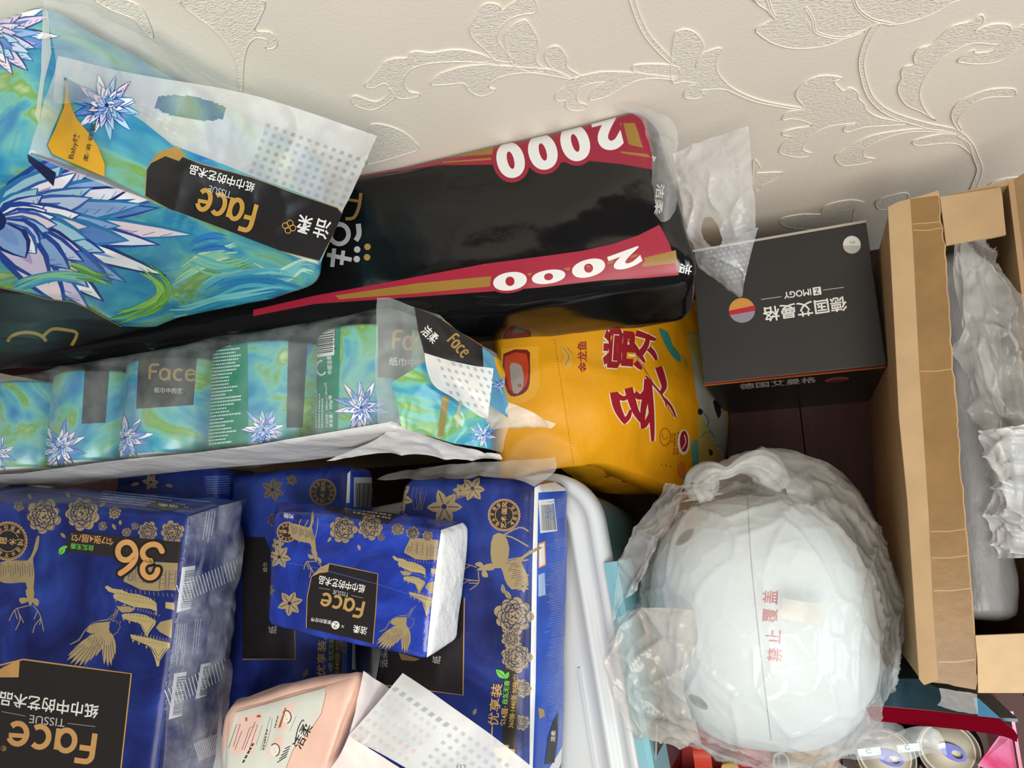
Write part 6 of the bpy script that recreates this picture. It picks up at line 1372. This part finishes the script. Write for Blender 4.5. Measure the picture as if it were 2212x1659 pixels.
# ------------------------------------------------------------------ kraft bag, red gift bag and black case at the bottom edge
q = crop(1300, 1480, 4.809)
kb = root('paper_bag', tuple(Vector(atz(*q(2150, 900), .0))), 'tan kraft paper bag between the red bag and the can carton', 'paper bag')
vf = soft_box([atz(*q(1930, 560), .20), atz(*q(2480, 560), .20), atz(*q(2420, 1300), .20), atz(*q(1930, 1300), .20)] + [Vector((p.x, p.y, .0)) for p in (atz(*q(1930, 560), .20), atz(*q(2480, 560), .20), atz(*q(2420, 1300), .20), atz(*q(1930, 1300), .20))], 24, .008, .006, .003, 14, 3, .003, 9)
mesh('bag_body', vf[0], vf[1], mat('kraft_paper', '#c9a672', .75, .2, var=.1, vscale=25, bmp=(40, .4, .004)), kb)
rg = root('gift_bag', tuple(atz(*q(1000, 900), .0)), 'red gift bag with woven red strap at the bottom edge', 'gift bag')
c8 = [atz(*q(640, 400), .19), atz(*q(1860, 500), .19), atz(*q(1840, 1300), .19), atz(*q(640, 1300), .19)]; c8 += [Vector((p.x, p.y, .0)) for p in c8]
g = G(); th = .003
for a, b in ((0, 1), (1, 2), (2, 3), (3, 0)):
    cen = sum(c8[:4], Vector((0, 0, 0))) / 4; inn = [(cen - c8[a]).normalized() * th, (cen - c8[b]).normalized() * th]
    G().hexa([c8[a], c8[b], c8[b] + Vector((inn[1].x, inn[1].y, 0)), c8[a] + Vector((inn[0].x, inn[0].y, 0)), c8[a + 4], c8[b + 4], c8[b + 4] + Vector((inn[1].x, inn[1].y, 0)), c8[a + 4] + Vector((inn[0].x, inn[0].y, 0))]).build('side_panel', mat('red_gift_paper', '#8f1016', .35), rg)
G().hexa([p.lerp(cen, .06) * 1.0 for p in c8[:4]] + [p.lerp(cen, .06) for p in c8[:4]]) if 0 else None
G().hexa([Vector((p.x, p.y, .06)).lerp(Vector((cen.x, cen.y, .06)), .04) for p in c8[:4]] + [Vector((p.x, p.y, .002)).lerp(Vector((cen.x, cen.y, .002)), .04) for p in c8[:4]]).build('red_filling', mat('red_filling', '#c01a1c', .5), rg)
def strap(name, pts_, w, m, z, par, t_=.002):
    W = [Vector(p) for p in smooth([tuple(atz(*q(x, y), zz)) for x, y, zz in pts_], 5, False)]; v2, f2 = ribbon([(p.x, p.y) for p in W], w); n_ = len(W)
    g = G(); up_ = Vector((0, 0, t_)); A_ = [Vector((v2[i][0], v2[i][1], W[i % n_].z)) for i in range(2 * n_)]
    rows = [[A_[i], A_[n_ + i], A_[n_ + i] - up_, A_[i] - up_] for i in range(n_)]; g.grid(rows, closed_u=True); g.add(rows[0], [(0, 1, 2, 3)]); g.add(rows[-1], [(3, 2, 1, 0)])
    return g.build(name, m, par)
strap('woven_strap', [(1410, 830, .225), (1560, 800, .232), (1760, 770, .222)], .04, mat('red_webbing', '#c2202a', .7, bmp=(900, .9, .002), stretch=(1, 1, 1)), .225, rg)
strap('orange_ribbon', [(1010, 560, .2), (1040, 720, .205), (1060, 900, .2), (1055, 1050, .19)], .022, mat('orange_ribbon', '#c2381c', .35), .2, rg)
strap('gold_ribbon', [(1330, 760, .205), (1345, 850, .21), (1310, 960, .205)], .022, mat('gold_ribbon', '#c9a560', .4), .2, rg)
rim = smooth([tuple(atz(*q(x, y), .198)) for x, y in ((1790, 860), (1790, 740), (1860, 700), (1920, 740), (1945, 820), (1945, 960))], 6, False)
G().tube(rim, .0018, 0, 6).build('round_rim', mat('white_rim', '#d9d2c6', .5), rg, smooth=True)
bc_ = root('black_case', tuple(atz(*q(490, 900), 0)), 'thin black case standing beside the white lidded bin', 'case')
c8 = [atz(*q(475, 420), .385), atz(*q(572, 420), .385), atz(*q(545, 1200), .385), atz(*q(455, 1200), .385)]; c8 += [Vector((p.x, p.y, .0)) for p in c8]
vf = soft_box(c8, 16, .003, 0, 0, 10); mesh('case_body', vf[0], vf[1], mat('black_case', '#353335', .45), bc_)
G().tube([c8[1] + Vector((0, 0, .0005)), c8[2] + Vector((0, 0, .0005))], .0012, 0, 6).build('grey_edge', mat('case_edge', '#8a8785', .5), bc_)
print('triangles', sum(len(o.data.loop_triangles) if o.type == 'MESH' and not o.data.calc_loop_triangles() else 0 for o in bpy.data.objects))
